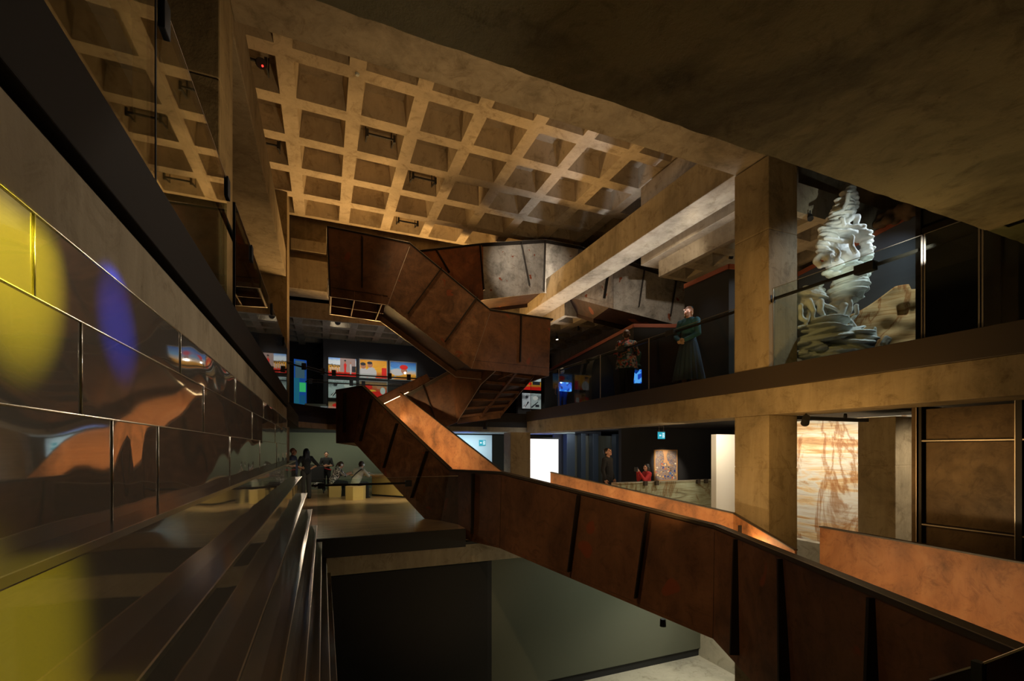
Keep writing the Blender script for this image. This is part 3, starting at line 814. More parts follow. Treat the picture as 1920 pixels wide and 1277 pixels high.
# --- second flight: from the half landing up and towards the viewer, seen from below
F0 = node(752, 745, 762, 830, 13.95); F1 = node(843, 695, 857, 792, 14.0)
G1 = node(905, 640, 902, 721, 12.7); G2 = node(930, 610, 931, 694, 12.2)
left2 = [F0, F1, G1, G2]
pl = parapet(left2, M['corten'], joints=False)
stiffeners(pl, (F0, F1), [((793, 722), (818, 790))])
H1 = node(936, 700, 938, 781, 14.4); H2 = node(1000, 610, 1001, 706, 12.6)
ph = parapet([H1, H2], M['corten'], joints=False, flip=1, cap=False)
fl2 = [F1[1] + Z1 * .1, G2[1] + Z1 * .1, H2[1] + Z1 * .1, H1[1] + Z1 * .1]
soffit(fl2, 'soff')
for i in range(6):
    t = (i + .5) / 6
    p_ = F1[1].lerp(G2[1], t); q_ = H1[1].lerp(H2[1], t); b = MB()
    b.bar(p_ + Z1 * .06, q_ + Z1 * .06, .10, .07); b.build('tread_pan', M['corten'], stair)
b = MB(); b.bar(F1[1].lerp(H1[1], .52) + Z1 * .05, G2[1].lerp(H2[1], .52) + Z1 * .05, .07, .08); b.build('spine_plate', M['corten'], stair)
b = MB(); b.bar(F1[1] + Z1 * .05, H1[1] + Z1 * .05, .05, .2); b.build('end_plate', M['corten'], stair)
# bright lower edges of the stringers
b = MB()
for a, c in ((F1, G1), (G1, G2)): b.bar(a[1] + side_normal(a[0], c[0]) * .006, c[1] + side_normal(a[0], c[0]) * .006, .012, .012)
b.build('bare_edge', M['edge'], pl)

# --- third flight: high landing, falling flight and middle landing facing the viewer
L0 = nodeP(614, 424, 619, 556, 10.2, 1, 0); L1 = nodeP(768, 455, 727, 572, 10.5, 1, 0)
R0 = nodeP(919, 580, 884, 691, 11.3, 1, 0); R1 = nodeP(1031, 597, 1028, 705, 11.9, 1, 0)
up = [L0, L1, R0, R1]
pu = parapet(up, [M['corten'], M['cortmot'], M['corten']], lip=.04)
stiffeners(pu, (L0, L1), [((680, 446), (680, 541))])
stiffeners(pu, (L1, R0), [((827, 504), (765, 588)), ((893, 558), (834, 641))])
stiffeners(pu, (R0, R1), [((976, 592), (974, 679))])
def back(nd, dy, k=1.0):
    return (nd[0] + Vector((0, dy, 0)), nd[1] + Vector((0, dy, 0)))
W3 = 1.42
bu = [back(v, W3) for v in up]
pb = parapet(bu, M['corten'], joints=False)
b = MB()
for a, c in zip(bu, bu[1:]): b.bar(a[1] - Vector((0, .004, 0)), c[1] - Vector((0, .004, 0)), .014, .014)
b.build('bare_edge', M['edge'], pb)
pend = parapet([L0, bu[0]], M['corten'], joints=False)
parapet([bu[3], R1], M['corten'], joints=False)
for i, (a, c, p, q) in enumerate(zip(up, up[1:], bu, bu[1:])):
    if i == 1:
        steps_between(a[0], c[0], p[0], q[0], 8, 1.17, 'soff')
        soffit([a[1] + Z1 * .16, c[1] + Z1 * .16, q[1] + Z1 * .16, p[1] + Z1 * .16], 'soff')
        # ragged step ends welded below the outer plate
        b = MB(); n = side_normal(a[0], c[0])
        for k in range(8):
            t = (k + .5) / 8; v = a[1].lerp(c[1], t)
            b.bar(v + n * .004 + Z1 * .02, v + n * .004 - Z1 * .035 + Vector((.05, 0, 0)), .05, .012)
        b.build('step_end', M['corten'], pu)
    else:
        soffit([lo(a[0], 1.17), lo(c[0], 1.17), lo(q[0], 1.17), lo(p[0], 1.17)], name='landing')
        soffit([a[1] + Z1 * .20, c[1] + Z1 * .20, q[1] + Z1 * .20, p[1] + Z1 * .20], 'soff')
joists = [(L0[1].lerp(L1[1], t), bu[0][1].lerp(bu[1][1], t)) for t in (.02, .42, .9)]
joists += [(L0[1].lerp(bu[0][1], .5), L1[1].lerp(bu[1][1], .5)), (R0[1].lerp(R1[1], .55), bu[2][1].lerp(bu[3][1], .55))]
for v, u_ in joists:
    b = MB(); b.bar(v + Z1 * .1, u_ + Z1 * .1, .02, .2); o = b.build('joist', M['corten'], stair)
    b = MB(); b.bar(v, u_, .021, .004); b.build('bare_edge', M['cortin'], o)
for v in (L0,):
    b = MB(); b.bar(v[0] + Z1 * .0, v[1], .03, .03); b.build('corner_bar', M['stiff'], pu)

# --- top flight in paler mill scale steel, passing behind the long beam
g0 = node(770, 471, 820, 592, 13.0); g1 = node(906, 456, 906, 562, 14.1); g2 = node(1022, 449.5, 1019, 549, 14.9)
g3 = node(1085, 461, 1073, 558, 14.9); g4 = node(1150, 481, 1150, 579, 13.2); g5 = node(1290, 526, 1284, 613, 13.4)
top = [g0, g1, g2, g3, g4, g5]
pt = parapet(top[1:], M['mill'])
p0 = parapet(top[:2], M['cortred'])
stiffeners(p0, (g0, g1), [((816, 468), (842, 512))])
stiffeners(p0, (g0, g1), [((899, 459), (906, 545))])
stiffeners(pt, (g1, g2), [((976, 455), (992, 536)), ((1021, 452), (1018, 545))])
stiffeners(pt, (g3, g4), [((1147, 484), (1135, 560))])
stiffeners(pt, (g4, g5), [((1208, 502), (1197, 576)), ((1268, 521), (1256, 593))])
bk = []
for nd in top:
    d = nd[0].copy(); d.z = 0; d.normalize(); bk.append((nd[0] + Vector((.25, 1.45, 0)), nd[1] + Vector((.25, 1.45, 0))))
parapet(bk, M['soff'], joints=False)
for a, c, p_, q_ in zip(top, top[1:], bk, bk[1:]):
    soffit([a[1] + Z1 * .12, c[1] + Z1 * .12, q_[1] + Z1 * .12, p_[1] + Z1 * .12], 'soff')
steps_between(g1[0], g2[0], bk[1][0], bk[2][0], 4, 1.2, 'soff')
# warm strips of light fixed under the copings inside the stair
def strip(a, c, n_in, power, drop=.14, name='stair_strip_lamp', spread=100, wd=.05, aim=.35):
    mid = a.lerp(c, .54) + n_in * .16 - Z1 * drop
    run = (c - a).normalized(); upv = run.cross(n_in).normalized()
    if upv.z < 0: upv = -upv
    d = (n_in - upv * aim).normalized()
    l = area(name, mid, mid + d, power, (1.0, .70, .36), (c - a).length * .8, wd, spread)
    y = (-d).cross(run).normalized(); x = y.cross(-d).normalized()
    l.rotation_euler = Matrix((x, y, -d)).transposed().to_euler()
    a2, c2 = a.lerp(c, .2), a.lerp(c, .97)
    b = MB(); b.bar(a2 + n_in * .12 - Z1 * (drop - .05), c2 + n_in * .12 - Z1 * (drop - .05), .03, .02)
    b.build('led_strip', M['led'], stair)
    return l
inn = lambda a, c: -side_normal(a, c)
strip(A2[0], A3[0], inn(A2[0], A3[0]), 27)
strip(A0[0], A1[0], inn(A0[0], A1[0]), 16)
strip(An[0], A0[0], inn(An[0], A0[0]), 14)
strip(A1[0], A2[0], inn(A1[0], A2[0]), 10)
l = point('landing_lamp', E4.lerp(E5, .35) + side_normal(E4, E5) * .45 - Z1 * .85, 5, WARM, .02)
l = point('exit_lamp', C0.lerp(Ce, .15) + Vector((-.22, -.35, -.35)), 10, WARM, .05)
# near glass at the corner of the frame
c0 = at(1745, 1274, 1.75); c1 = at(1835, 1247, 1.6); c2 = at(1932, 1210, 1.5)
fg = empty('near_balustrade', (c1.x, c1.y, c1.z - 1.0), 'dark steel edged balustrade corner close to the camera by the stair foot', 'balustrade')
b = MB(); b.hexa([lo(c0, .9), lo(c1, .9), lo(c1, .9) + Vector((.008, .006, 0)), lo(c0, .9) + Vector((.008, .006, 0))], [c0, c1, c1 + Vector((.008, .006, 0)), c0 + Vector((.008, .006, 0))]); o = b.build('pane', M['glassd'], fg)
b = MB(); b.bar(c0, c1, .012, .006); b.build('polished_edge', M['edge'], o)
b = MB(); b.hexa([lo(c1, .9), lo(c2, .9), lo(c2, .9) + Vector((.008, .006, 0)), lo(c1, .9) + Vector((.008, .006, 0))], [c1, c2, c2 + Vector((.008, .006, 0)), c1 + Vector((.008, .006, 0))]); o = b.build('pane', M['glassd'], fg)
b = MB(); b.bar(c1.lerp(c2, .1), c2, .012, .006); b.build('polished_edge', M['edge'], o)
b = MB(); b.bar(c1 + Z1 * .012, lo(c1, 1.0), .03, .03, up=(0, 1, 0)); b.build('post', M['black'], fg)
#PART4
# ------------------------------------------------------------------ landing edge glass and rail
lr = empty('landing_handrail', (1.0, 9.2, -.66), 'black handrail along the glass at the edge of the middle floor', 'handrail')
b = MB(); b.tube((-.2, 9.2, -.665), (1.56, 9.2, -.665), .02); b.build('rail', M['stiff'], lr)
b = MB(); b.box(1.5, 1.62, 9.14, 9.24, -.73, -.61); b.build('end_clamp', M['black'], lr, bevel=.006)
b = MB(); b.box(-.09, .02, 9.15, 9.24, -.72, -.62); b.build('end_clamp', M['black'], lr, bevel=.006)
glass_panel((-.1, 9.27), (1.70, 9.27), MID_Z, -.55, 'low glass at the middle floor edge under the black handrail', 'glass')
glass_panel((1.715, 9.27), (2.6, 9.27), MID_Z, -.55, 'low glass at the middle floor edge half hidden by the stair', 'glass')
# ------------------------------------------------------------------ far gallery glass and rails
fr = empty('far_gallery_handrail', (0.1, 15.0, 2.28), 'black handrail with square clamps along the far gallery glass', 'handrail')
pts = [(-.93, 13.45), (0.09, 14.98), (3.6, 14.9)]
b = MB()
for a, c in zip(pts, pts[1:]): b.bar((*a, 2.30), (*c, 2.30), .05, .035)
b.build('rail', M['stiff'], fr)
for x, y in ((-.5, 14.1), (-.02, 14.8), (.3, 14.97), (1.95, 14.93), (2.55, 14.92), (3.5, 14.9)):
    b = MB(); b.box(x - .06, x + .06, y - .03, y + .05, 2.24, 2.42); b.build('clamp', M['black'], fr, bevel=.004)
f2 = empty('back_gallery_handrail', (0.1, 17.0, 2.3), 'thinner black handrail behind the far gallery glass, lower in view', 'handrail')
b = MB(); b.bar((-.55, 16.8, 2.27), (3.4, 16.8, 2.27), .05, .035); b.build('rail', M['stiff'], f2)
for x in (-.4, .9, 1.3, 2.7, 3.1):
    b = MB(); b.box(x - .06, x + .06, 16.77, 16.85, 2.21, 2.39); b.build('clamp', M['black'], f2, bevel=.004)
glass_panel((-.55, 16.86), (3.4, 16.86), GAL_Z - .02, 2.36, 'glass of the back gallery rail, farther than the splayed sheet', 'glass')
glass_panel((-.9, 13.5), (.07, 14.95), 1.27, 2.36, 'splayed glass of the far gallery beside the far column', 'glass')
glass_panel((.11, 15.02), (3.5, 14.95), 1.27, 2.36, 'straight glass of the far gallery below the bright pictures', 'glass')
# ------------------------------------------------------------------ pictures
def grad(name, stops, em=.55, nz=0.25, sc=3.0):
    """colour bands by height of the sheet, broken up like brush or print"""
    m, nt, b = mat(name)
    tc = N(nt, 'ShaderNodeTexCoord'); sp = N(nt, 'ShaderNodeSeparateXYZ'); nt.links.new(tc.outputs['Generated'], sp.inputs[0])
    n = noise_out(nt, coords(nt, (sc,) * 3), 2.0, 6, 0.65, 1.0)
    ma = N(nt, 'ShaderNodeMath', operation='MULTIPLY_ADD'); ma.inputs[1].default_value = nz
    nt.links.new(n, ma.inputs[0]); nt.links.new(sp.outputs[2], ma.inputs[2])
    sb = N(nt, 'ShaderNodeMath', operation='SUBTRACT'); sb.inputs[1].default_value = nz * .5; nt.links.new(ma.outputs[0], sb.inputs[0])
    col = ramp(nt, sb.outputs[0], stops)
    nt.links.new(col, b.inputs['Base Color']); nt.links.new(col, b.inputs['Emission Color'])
    b.inputs['Emission Strength'].default_value = em; b.inputs['Roughness'].default_value = .4  # emission makes the prints glow by themselves, like lightboxes
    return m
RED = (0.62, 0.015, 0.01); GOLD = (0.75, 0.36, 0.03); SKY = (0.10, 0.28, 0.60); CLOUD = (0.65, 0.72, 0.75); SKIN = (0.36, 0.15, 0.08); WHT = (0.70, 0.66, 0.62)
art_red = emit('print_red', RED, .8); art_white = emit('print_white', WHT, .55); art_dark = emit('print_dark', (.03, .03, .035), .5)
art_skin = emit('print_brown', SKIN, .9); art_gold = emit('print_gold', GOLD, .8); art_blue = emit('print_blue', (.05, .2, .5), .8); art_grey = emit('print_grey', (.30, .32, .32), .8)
def picture(name, x0, x1, z0, z1, y, base, frame, label, motifs=(), group=None, face=-1, fw=.035, xdir=True):
    root = empty(name, ((x0 + x1) / 2, y, z0), label, 'picture', group)
    b = MB(); b.box(x0, x1, y - .05, y, z0, z0 + fw); b.box(x0, x1, y - .05, y, z1 - fw, z1); b.box(x0, x0 + fw, y - .05, y, z0 + fw, z1 - fw); b.box(x1 - fw, x1, y - .05, y, z0 + fw, z1 - fw)
    b.build('frame', frame, root)
    ix0, ix1, iz0, iz1 = x0 + fw, x1 - fw, z0 + fw, z1 - fw
    b = MB(); b.box(ix0, ix1, y - .03, y - .005, iz0, iz1); sheet = b.build('print', base, root)
    W, H = ix1 - ix0, iz1 - iz0
    lay = 0
    for kind, m, u, v, a, c in motifs:
        lay += 1
        yy = y - .030 - .0006 * lay; b = MB()
        X, Zc = ix0 + u * W, iz0 + v * H; rx, rz = a * W, c * H
        if kind == 'e':
            pts = [(X + rx * math.cos(q * PI / 10), yy, Zc + rz * math.sin(q * PI / 10)) for q in range(20)]
        elif kind == 'r':
            pts = [(X - rx, yy, Zc - rz), (X + rx, yy, Zc - rz), (X + rx, yy, Zc + rz), (X - rx, yy, Zc + rz)]
        elif kind == 'p':     # a standing figure: head, shoulders, skirt or legs
            pr = [(-.45, -1), (.45, -1), (.30, -.2), (.42, .25), (.5, .55), (.22, .62), (.12, .66), (.2, .82), (.12, .98), (-.12, .98), (-.2, .82), (-.12, .66), (-.22, .62), (-.5, .55), (-.42, .25), (-.30, -.2)]
            pts = [(X + rx * p, yy, Zc + rz * q) for p, q in pr]
        elif kind == 's':     # leaning arm or limb
            pts = [(X - rx, yy, Zc - rz), (X - rx * .6, yy, Zc - rz * 1.2), (X + rx, yy, Zc + rz * .7), (X + rx, yy, Zc + rz)]
        pts = [(min(max(p[0], ix0), ix1), p[1], min(max(p[2], iz0), iz1)) for p in pts]
        b.poly(pts); b.build('motif', m, sheet)
    return root
g_field = grad('print_field', [(.0, RED), (.2, RED), (.30, (.5, .2, .02)), (.52, GOLD), (.60, (.1, .06, .03)), (.66, CLOUD), (.82, CLOUD), (1, SKY)])
g_gold = grad('print_goldwall', [(0, RED), (.25, (.55, .2, .03)), (.4, GOLD), (1, (.7, .3, .02))])
g_sky = grad('print_skyscene', [(0, (.5, .16, .03)), (.3, GOLD), (.45, (.5, .45, .4)), (.6, (.12, .35, .6)), (1, (.02, .10, .35))])
g_red = grad('print_redscene', [(0, RED), (.5, (.5, .05, .02)), (.8, (.4, .2, .08)), (1, (.15, .1, .06))], sc=5)
g_grey = grad('print_greyscene', [(0, (.32, .36, .36)), (.5, (.42, .46, .46)), (.75, (.12, .13, .13)), (1, (.45, .5, .5))], nz=.6, sc=6)
G1n = 'bright pictures on the far gallery wall'
YP = 19.2
crowd = [('p', art_white, .07 + .065 * i, .36 + .03 * (i % 2), .035, .14) for i in range(6)] + [('e', art_dark, .07 + .065 * i, .50 + .03 * (i % 2), .018, .035) for i in range(6)]
picture('framed_picture', .15, 1.24, 2.84, 3.62, YP, g_field, M['frameb'], 'bright picture of a woman in red before a golden field, beneath the coffers',
        [('r', emit('print_room', (.45, .30, .25), .6), .70, .62, .28, .38)] + crowd + [('p', art_red, .60, .44, .11, .42), ('e', art_skin, .60, .83, .035, .07), ('e', art_dark, .60, .87, .038, .045), ('p', art_white, .80, .45, .06, .36), ('e', art_skin, .80, .76, .03, .05), ('r', art_dark, .92, .42, .07, .16)], G1n)
picture('framed_picture', 1.32, 2.42, 2.84, 3.62, YP, g_gold, M['framew'], 'bright picture of two boys in white on gold, middle of the top row',
        [('e', art_white, .12, .22, .17, .34), ('e', art_skin, .12, .66, .10, .17), ('e', art_dark, .11, .76, .10, .09), ('e', art_white, .42, .25, .20, .36), ('s', art_gold, .72, .62, .2, .14), ('e', art_skin, .37, .74, .10, .16), ('e', art_dark, .36, .84, .10, .08), ('r', art_red, .90, .3, .09, .3)], G1n)
picture('framed_picture', 2.50, 3.60, 2.84, 3.62, YP, g_sky, M['framew'], 'bright picture of a bending figure under blue sky, right of the two boys',
        [('e', art_white, .28, .42, .26, .20), ('s', art_white, .2, .25, .16, .25), ('e', art_skin, .53, .52, .12, .17), ('e', art_red, .52, .72, .16, .14), ('e', art_blue, .16, .78, .16, .14), ('e', M['lampw'], .57, .40, .04, .06)], G1n)
sket = [('s', art_dark, .3, .45, .22, .30), ('e', art_grey, .5, .6, .2, .25), ('s', art_dark, .65, .3, .2, .2), ('e', art_dark, .25, .75, .07, .1), ('e', art_white, .7, .7, .14, .14), ('r', art_dark, .8, .2, .1, .08), ('s', art_white, .15, .2, .1, .2)]
picture('framed_picture', .15, 1.24, 1.98, 2.76, YP, g_grey, M['frameb'], 'black and white sketchy picture under the woman in red', sket, G1n)
picture('framed_picture', 1.32, 2.42, 1.98, 2.76, YP, g_red, M['framew'], 'crowded red picture under the two boys, partly behind the stair', [('e', art_red, .3, .7, .16, .16), ('e', art_skin, .72, .72, .1, .14), ('e', art_gold, .45, .45, .16, .10), ('e', art_red, .6, .3, .3, .16), ('e', art_white, .85, .5, .1, .2), ('e', art_gold, .22, .4, .1, .1)], G1n)
picture('framed_picture', .15, 1.24, 1.12, 1.90, YP, g_red, M['frameb'], 'red picture at the bottom of the column under the black and white one', [('e', art_red, .3, .8, .16, .12)], G1n)
picture('framed_picture', 8.35, 9.38, 2.70, 3.42, YP, g_field, M['frameb'], 'red and gold picture beyond the middle stair landing', [('e', art_red, .4, .45, .12, .1), ('r', art_dark, .75, .5, .2, .12), ('p', art_white, .3, .6, .05, .2)], G1n)
picture('framed_picture', 8.35, 9.38, 1.84, 2.62, YP, g_grey, M['frameb'], 'black and white picture beyond the middle stair landing', sket, G1n)
# blue art on the far column side
bl = empty('blue_artwork', (-.55, 15.9, GAL_Z), 'blue panel artwork with a green patch beside the far column', 'artwork')
a = at(551, 768, 15.8); c = at(573, 768, 16.3)
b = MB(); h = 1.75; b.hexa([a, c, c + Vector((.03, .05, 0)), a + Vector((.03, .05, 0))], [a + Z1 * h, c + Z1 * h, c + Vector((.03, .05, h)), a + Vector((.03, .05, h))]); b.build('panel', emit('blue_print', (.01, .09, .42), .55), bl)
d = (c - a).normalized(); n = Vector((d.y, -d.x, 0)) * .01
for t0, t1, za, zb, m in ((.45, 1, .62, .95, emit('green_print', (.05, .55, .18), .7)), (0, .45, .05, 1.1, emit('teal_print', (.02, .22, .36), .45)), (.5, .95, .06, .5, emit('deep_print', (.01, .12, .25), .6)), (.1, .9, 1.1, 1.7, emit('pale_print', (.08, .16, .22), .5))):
    b = MB(); p = a.lerp(c, t0) + n; q = a.lerp(c, t1) + n
    b.quad(p + Z1 * za, q + Z1 * za, q + Z1 * zb, p + Z1 * zb); b.build('patch', m, bl)
# low block standing in for pale seat-like reflections in the splayed glass
b = MB(); a = at(592, 764, 16.2); b.box(a.x - .35, a.x + .35, a.y - .2, a.y + .3, GAL_Z, GAL_Z + .32)
tag(b.build('reflection_block', plain('block_paint', (.28, .27, .24), .6), bevel=.02), 'low grey block standing for a reflection in the splayed far gallery glass', 'plinth')

# ------------------------------------------------------------------ middle floor on the right: stone, screens, painting
struct(boxobj('wall_stone', 11.2, 11.4, 4.6, 9.6, BASE_Z, 1.0, M['stone']), 'warmly lit banded sandstone wall', 'wall')
b = MB(); b.box(6.2, 9.3, 8.75, 9.0, MID_Z, -.765)
tag(b.build('stone_bench_wall', M['stoneg'], bevel=.01), 'low wall of grey banded stone in front of the black wall', 'low wall')
glass_panel((6.2, 8.70), (7.55, 8.70), MID_Z, -.74, 'low glass in front of the grey banded stone, nearer the man in black', 'glass', group='low glass before the banded stone')
glass_panel((7.57, 8.70), (9.3, 8.70), MID_Z, -.74, 'low glass in front of the grey banded stone, nearer the cream wall', 'glass', group='low glass before the banded stone')
for i, x in enumerate((6.95, 7.28, 8.55, 8.8, 9.12)):
    b = MB(); b.box(x - .045, x + .045, 8.68, 8.74, -.84, -.735)
    tag(b.build('glass_clip', M['band']), 'small dark clip on the low glass, %s from the man in black' % ('first', 'second', 'third', 'fourth', 'fifth')[i], 'clip', 'clips on the low glass')
struct(boxobj('wall_cream', 8.55, 9.6, 8.15, 8.3, MID_Z, .36, M['cream']), 'cream wall beside the lower concrete column', 'wall')
struct(boxobj('wall_black_right', 9.08, 14, 12.6, 12.75, MID_Z, .75, M['blackw']))
pa = at(1227, 902, 15.56); pw = .98; phh = 1.06
pr = picture('framed_painting', pa.x, pa.x + pw, pa.z, pa.z + phh, 12.58, patches('tangled_painting', [(.04, .03, .03), (.40, .13, .04), (.55, .34, .12), (.09, .06, .05), (.05, .10, .28), (.60, .45, .20), (.25, .22, .10), (.50, .10, .05)], 9, .5, 0, 'Object', 2.2), M['framet'],
             'crowded brown and gold painting in timber frame on the black wall', [], fw=.03)
rt = [(.02, .5), (.10, .7)]
b = MB(); x = pa.x; y = 12.548
pts = [(.36, .99), (.60, .99), (.52, .80), (.56, .66), (.72, .50), (.62, .46), (.50, .60), (.44, .47), (.30, .40), (.38, .56), (.42, .70), (.40, .84)]
b.poly([(x + u * pw, y, pa.z + v * phh) for u, v in pts]); b.build('trunk_shape', plain('ochre_paint', (.55, .30, .14), .5), pr)
rp_ = random.Random(5)
pal = [plain('paint_%d' % k, c, .5) for k, c in enumerate([(.55, .34, .12), (.03, .06, .22), (.50, .10, .05), (.62, .50, .28), (.05, .04, .04), (.30, .14, .06), (.06, .16, .40), (.70, .62, .45)])]
for k in range(46):
    u = rp_.uniform(.06, .94); v = .06 + .52 * rp_.random() ** 1.4; r_ = rp_.uniform(.02, .05); a0 = rp_.uniform(0, 6)
    b = MB(); b.poly([(x + u * pw + r_ * rp_.uniform(.5, 1.3) * math.cos(a0 + q * PI / 3), y - .0012 - .0003 * k, pa.z + v * phh + r_ * rp_.uniform(.5, 1.3) * math.sin(a0 + q * PI / 3)) for q in range(6)]); b.build('brush_shape', pal[k % 8], pr)
# white projection screen and steel doors
s0 = at(990, 907, 15.2); s1 = at(1047, 907, 16.0)
scn = empty('projection_screen', (s0.x, s0.y, MID_Z), 'glowing white projection screen under the gallery beside the far column', 'screen')
b = MB(); zt = at(1000, 823, 15.4).z
b.hexa([(s0.x, s0.y, MID_Z), (s1.x, s1.y, MID_Z), (s1.x, s1.y + .06, MID_Z), (s0.x, s0.y + .06, MID_Z)], [(s0.x, s0.y, zt), (s1.x, s1.y, zt), (s1.x, s1.y + .06, zt), (s0.x, s0.y + .06, zt)])
b.build('screen', M['screenw'], scn)
b = MB(); b.bar((s0.x, s0.y - .01, zt + .03), (s1.x, s1.y - .01, zt + .03), .08, .06); b.build('casing', M['black'], scn)
doorm = plain('blue_grey_steel', (.10, .13, .17), .35, .5)
DY = 15.3
struct(boxobj('wall_doors', on_plane(1050, DY) , 10.4, DY + .5, DY + .6, MID_Z, .75, M['greyw']))
for xa, xb, lb in [(1063, 1078, 'narrow pale fin beside the white screen'), (1090, 1098, 'second blue grey upright from the white screen'), (1112, 1122, 'third blue grey upright from the white screen'), (1155, 1165, 'blue grey upright beside the black wall')]:
    b = MB(); b.box(on_plane(xa, DY), on_plane(xb, DY), DY, DY + .3, MID_Z, .62)
    tag(b.build('steel_upright', doorm, bevel=.005), lb, 'upright', 'blue grey steel uprights')
for xa, xb, lb in ((1079, 1089, 'tall dim glass door nearest the white screen'), (1099, 1111, 'tall dim glass door between the second and third uprights'), (1123, 1154, 'wide dim glass door behind the man in black')):
    b = MB(); b.box(on_plane(xa, DY + .2) , on_plane(xb, DY + .2), DY + .34, DY + .37, MID_Z, .55)
    tag(b.build('glass_door', plain('dim_door_glass', (.16, .16, .12), .15, .2), bevel=.003), lb, 'door')
# pale room at the far end with a door
q0 = at(870, 900, 17.2)
struct(boxobj('wall_pale', 2.9, 6.0, 16.6, 16.75, MID_Z, .55, M['pale']), 'pale blue wall glimpsed behind the stair', 'wall')
dr = at(900, 885, 18.0)
d_ = empty('pale_door', (4.65, 16.6, MID_Z), 'pale door with a dark edge in the pale blue wall', 'door')
b = MB(); b.box(4.25, 4.95, 16.57, 16.6, MID_Z, -.02); b.build('leaf', plain('door_paint', (.46, .58, .60), .6), d_)
b = MB(); b.box(4.95, 5.0, 16.56, 16.61, MID_Z, 0); b.box(4.2, 4.25, 16.57, 16.61, MID_Z, 0); b.box(4.2, 5.0, 16.57, 16.61, -.02, .02); b.build('door_frame', M['greyw'], d_)
struct(boxobj('ceiling_far_room', 2.2, 8.9, 15.3, 16.7, .60, .66, M['pale']))
def exit_sign(p, wdt, label, rods=True):
    root = empty('exit_sign', p, label, 'sign')
    h = wdt * .85; x, y, z = p
    b = MB(); b.box(x - wdt / 2, x + wdt / 2, y - .02, y + .02, z, z + h); b.build('light_box', M['exitg'], root, bevel=.004)
    yy = y - .0225
    def poly(pts, nm):
        b = MB(); b.poly([(x + u * wdt, yy, z + v * h) for u, v in pts]); b.build(nm, M['exitw'], root)
    poly([(-.40, .5), (-.24, .68), (-.24, .55), (-.06, .55), (-.06, .45), (-.24, .45), (-.24, .32)], 'arrow')
    poly([(.06, .2), (.40, .2), (.40, .84), (.06, .84), (.06, .78), (.34, .78), (.34, .26), (.06, .26)], 'doorway')
    poly([(.20 + .05 * math.cos(q * PI / 5), .70 + .06 * math.sin(q * PI / 5)) for q in range(10)], 'runner_head')
    poly([(.16, .62), (.24, .64), (.25, .45), (.31, .34), (.27, .31), (.20, .42), (.12, .30), (.08, .33), (.16, .45), (.15, .55), (.08, .50), (.06, .54)], 'runner')
    if rods:
        b = MB()
        for s in (-.35, .35): b.tube((x + s * wdt, y, z + h), (x + s * wdt, y, .74), .008)
        b.box(x - wdt * .55, x + wdt * .55, y - .025, y + .025, z + h, z + h + .025); b.build('hanger', M['band'], root)
p = at(1240, 823, 13.6); exit_sign(p, .24, 'hanging blue exit sign with running figure before the black wall')
p = at(897, 836, 17.9); p.y = 16.578; exit_sign(p, .26, 'small blue exit sign by the pale door behind the stair', False)
# dark ceiling of the middle floor
struct(boxobj('ceiling_middle_side', 7.38, 14, 5.0, 16.4, .72, .76, M['black']))
struct(boxobj('trim_ceiling_strip', 7.38, 9.8, 5.60, 5.75, .54, .60, M['greyw']))
# display screens on the gallery
def screen_at(px0, px1, y0, y1, d, label, tilt=0):
    a = at(px0, y1, d); c = at(px1, y1, d); z1 = at(px0, y0, d).z
    root = empty('display_screen', (a.x, a.y, a.z), label, 'screen')
    b = MB(); n = Vector((.03, .06, 0))
    b.hexa([a, c, c + n, a + n], [Vector((a.x, a.y, z1)), Vector((c.x, c.y, z1)), Vector((c.x, c.y, z1)) + n, Vector((a.x, a.y, z1)) + n]); b.build('picture_panel', M['brightblue'], root)
    b = MB(); s = Vector((a.x, a.y, a.z - .03)); b.bar(s + n, Vector((c.x, c.y, a.z - .03)) + n, .05, .04); b.build('bezel', M['black'], root)
    b = MB(); m_ = (a + c) / 2 + n; b.bar((m_.x, m_.y, GAL_Z), (m_.x, m_.y, a.z), .06, .06, up=(0, 1, 0)); b.build('stand', M['black'], root)
screen_at(1186, 1203, 693, 718, 12.2, 'bright blue video screen beside the visitor in the floral top')
# arched black shape and pale cable box on the gallery
ar = MB(); c = at(1130, 765, 12.9); n_ = 22
ppts = []
for k in range(n_ + 1):
    q = PI * k / n_; ppts.append((c.x + .36 * math.cos(q), .80 + .62 * math.sin(q)))
prof = [(c.x + .44, 0)] + ppts + [(c.x - .36, 0)]
ar.poly([(x, c.y, GAL_Z + z) for x, z in prof]); ar.poly([(x + .1, c.y + .5, GAL_Z + z) for x, z in reversed(prof)])
for a, b_ in zip(prof, prof[1:] + prof[:1]):
    ar.quad((a[0], c.y, GAL_Z + a[1]), (a[0] + .1, c.y + .5, GAL_Z + a[1]), (b_[0] + .1, c.y + .5, GAL_Z + b_[1]), (b_[0], c.y, GAL_Z + b_[1]))
tag(ar.build('arched_sculpture', plain('slate_black', (.03, .032, .036), .5), bevel=.02), 'rounded arched black shape standing on the side gallery', 'sculpture')
fn = MB(); c = at(1095, 772, 14.6)
fp = [(-.25, 0), (-.10, 1.0), (.02, 1.55), (.10, 1.6), (.20, 1.1), (.30, .5), (.42, 0)]
fn.poly([(c.x + x, c.y, GAL_Z + z) for x, z in fp]); fn.poly([(c.x + x + .05, c.y + .25, GAL_Z + z) for x, z in reversed(fp)])
for a, b_ in zip(fp, fp[1:] + fp[:1]):
    fn.quad((c.x + a[0], c.y, GAL_Z + a[1]), (c.x + a[0] + .05, c.y + .25, GAL_Z + a[1]), (c.x + b_[0] + .05, c.y + .25, GAL_Z + b_[1]), (c.x + b_[0], c.y, GAL_Z + b_[1]))
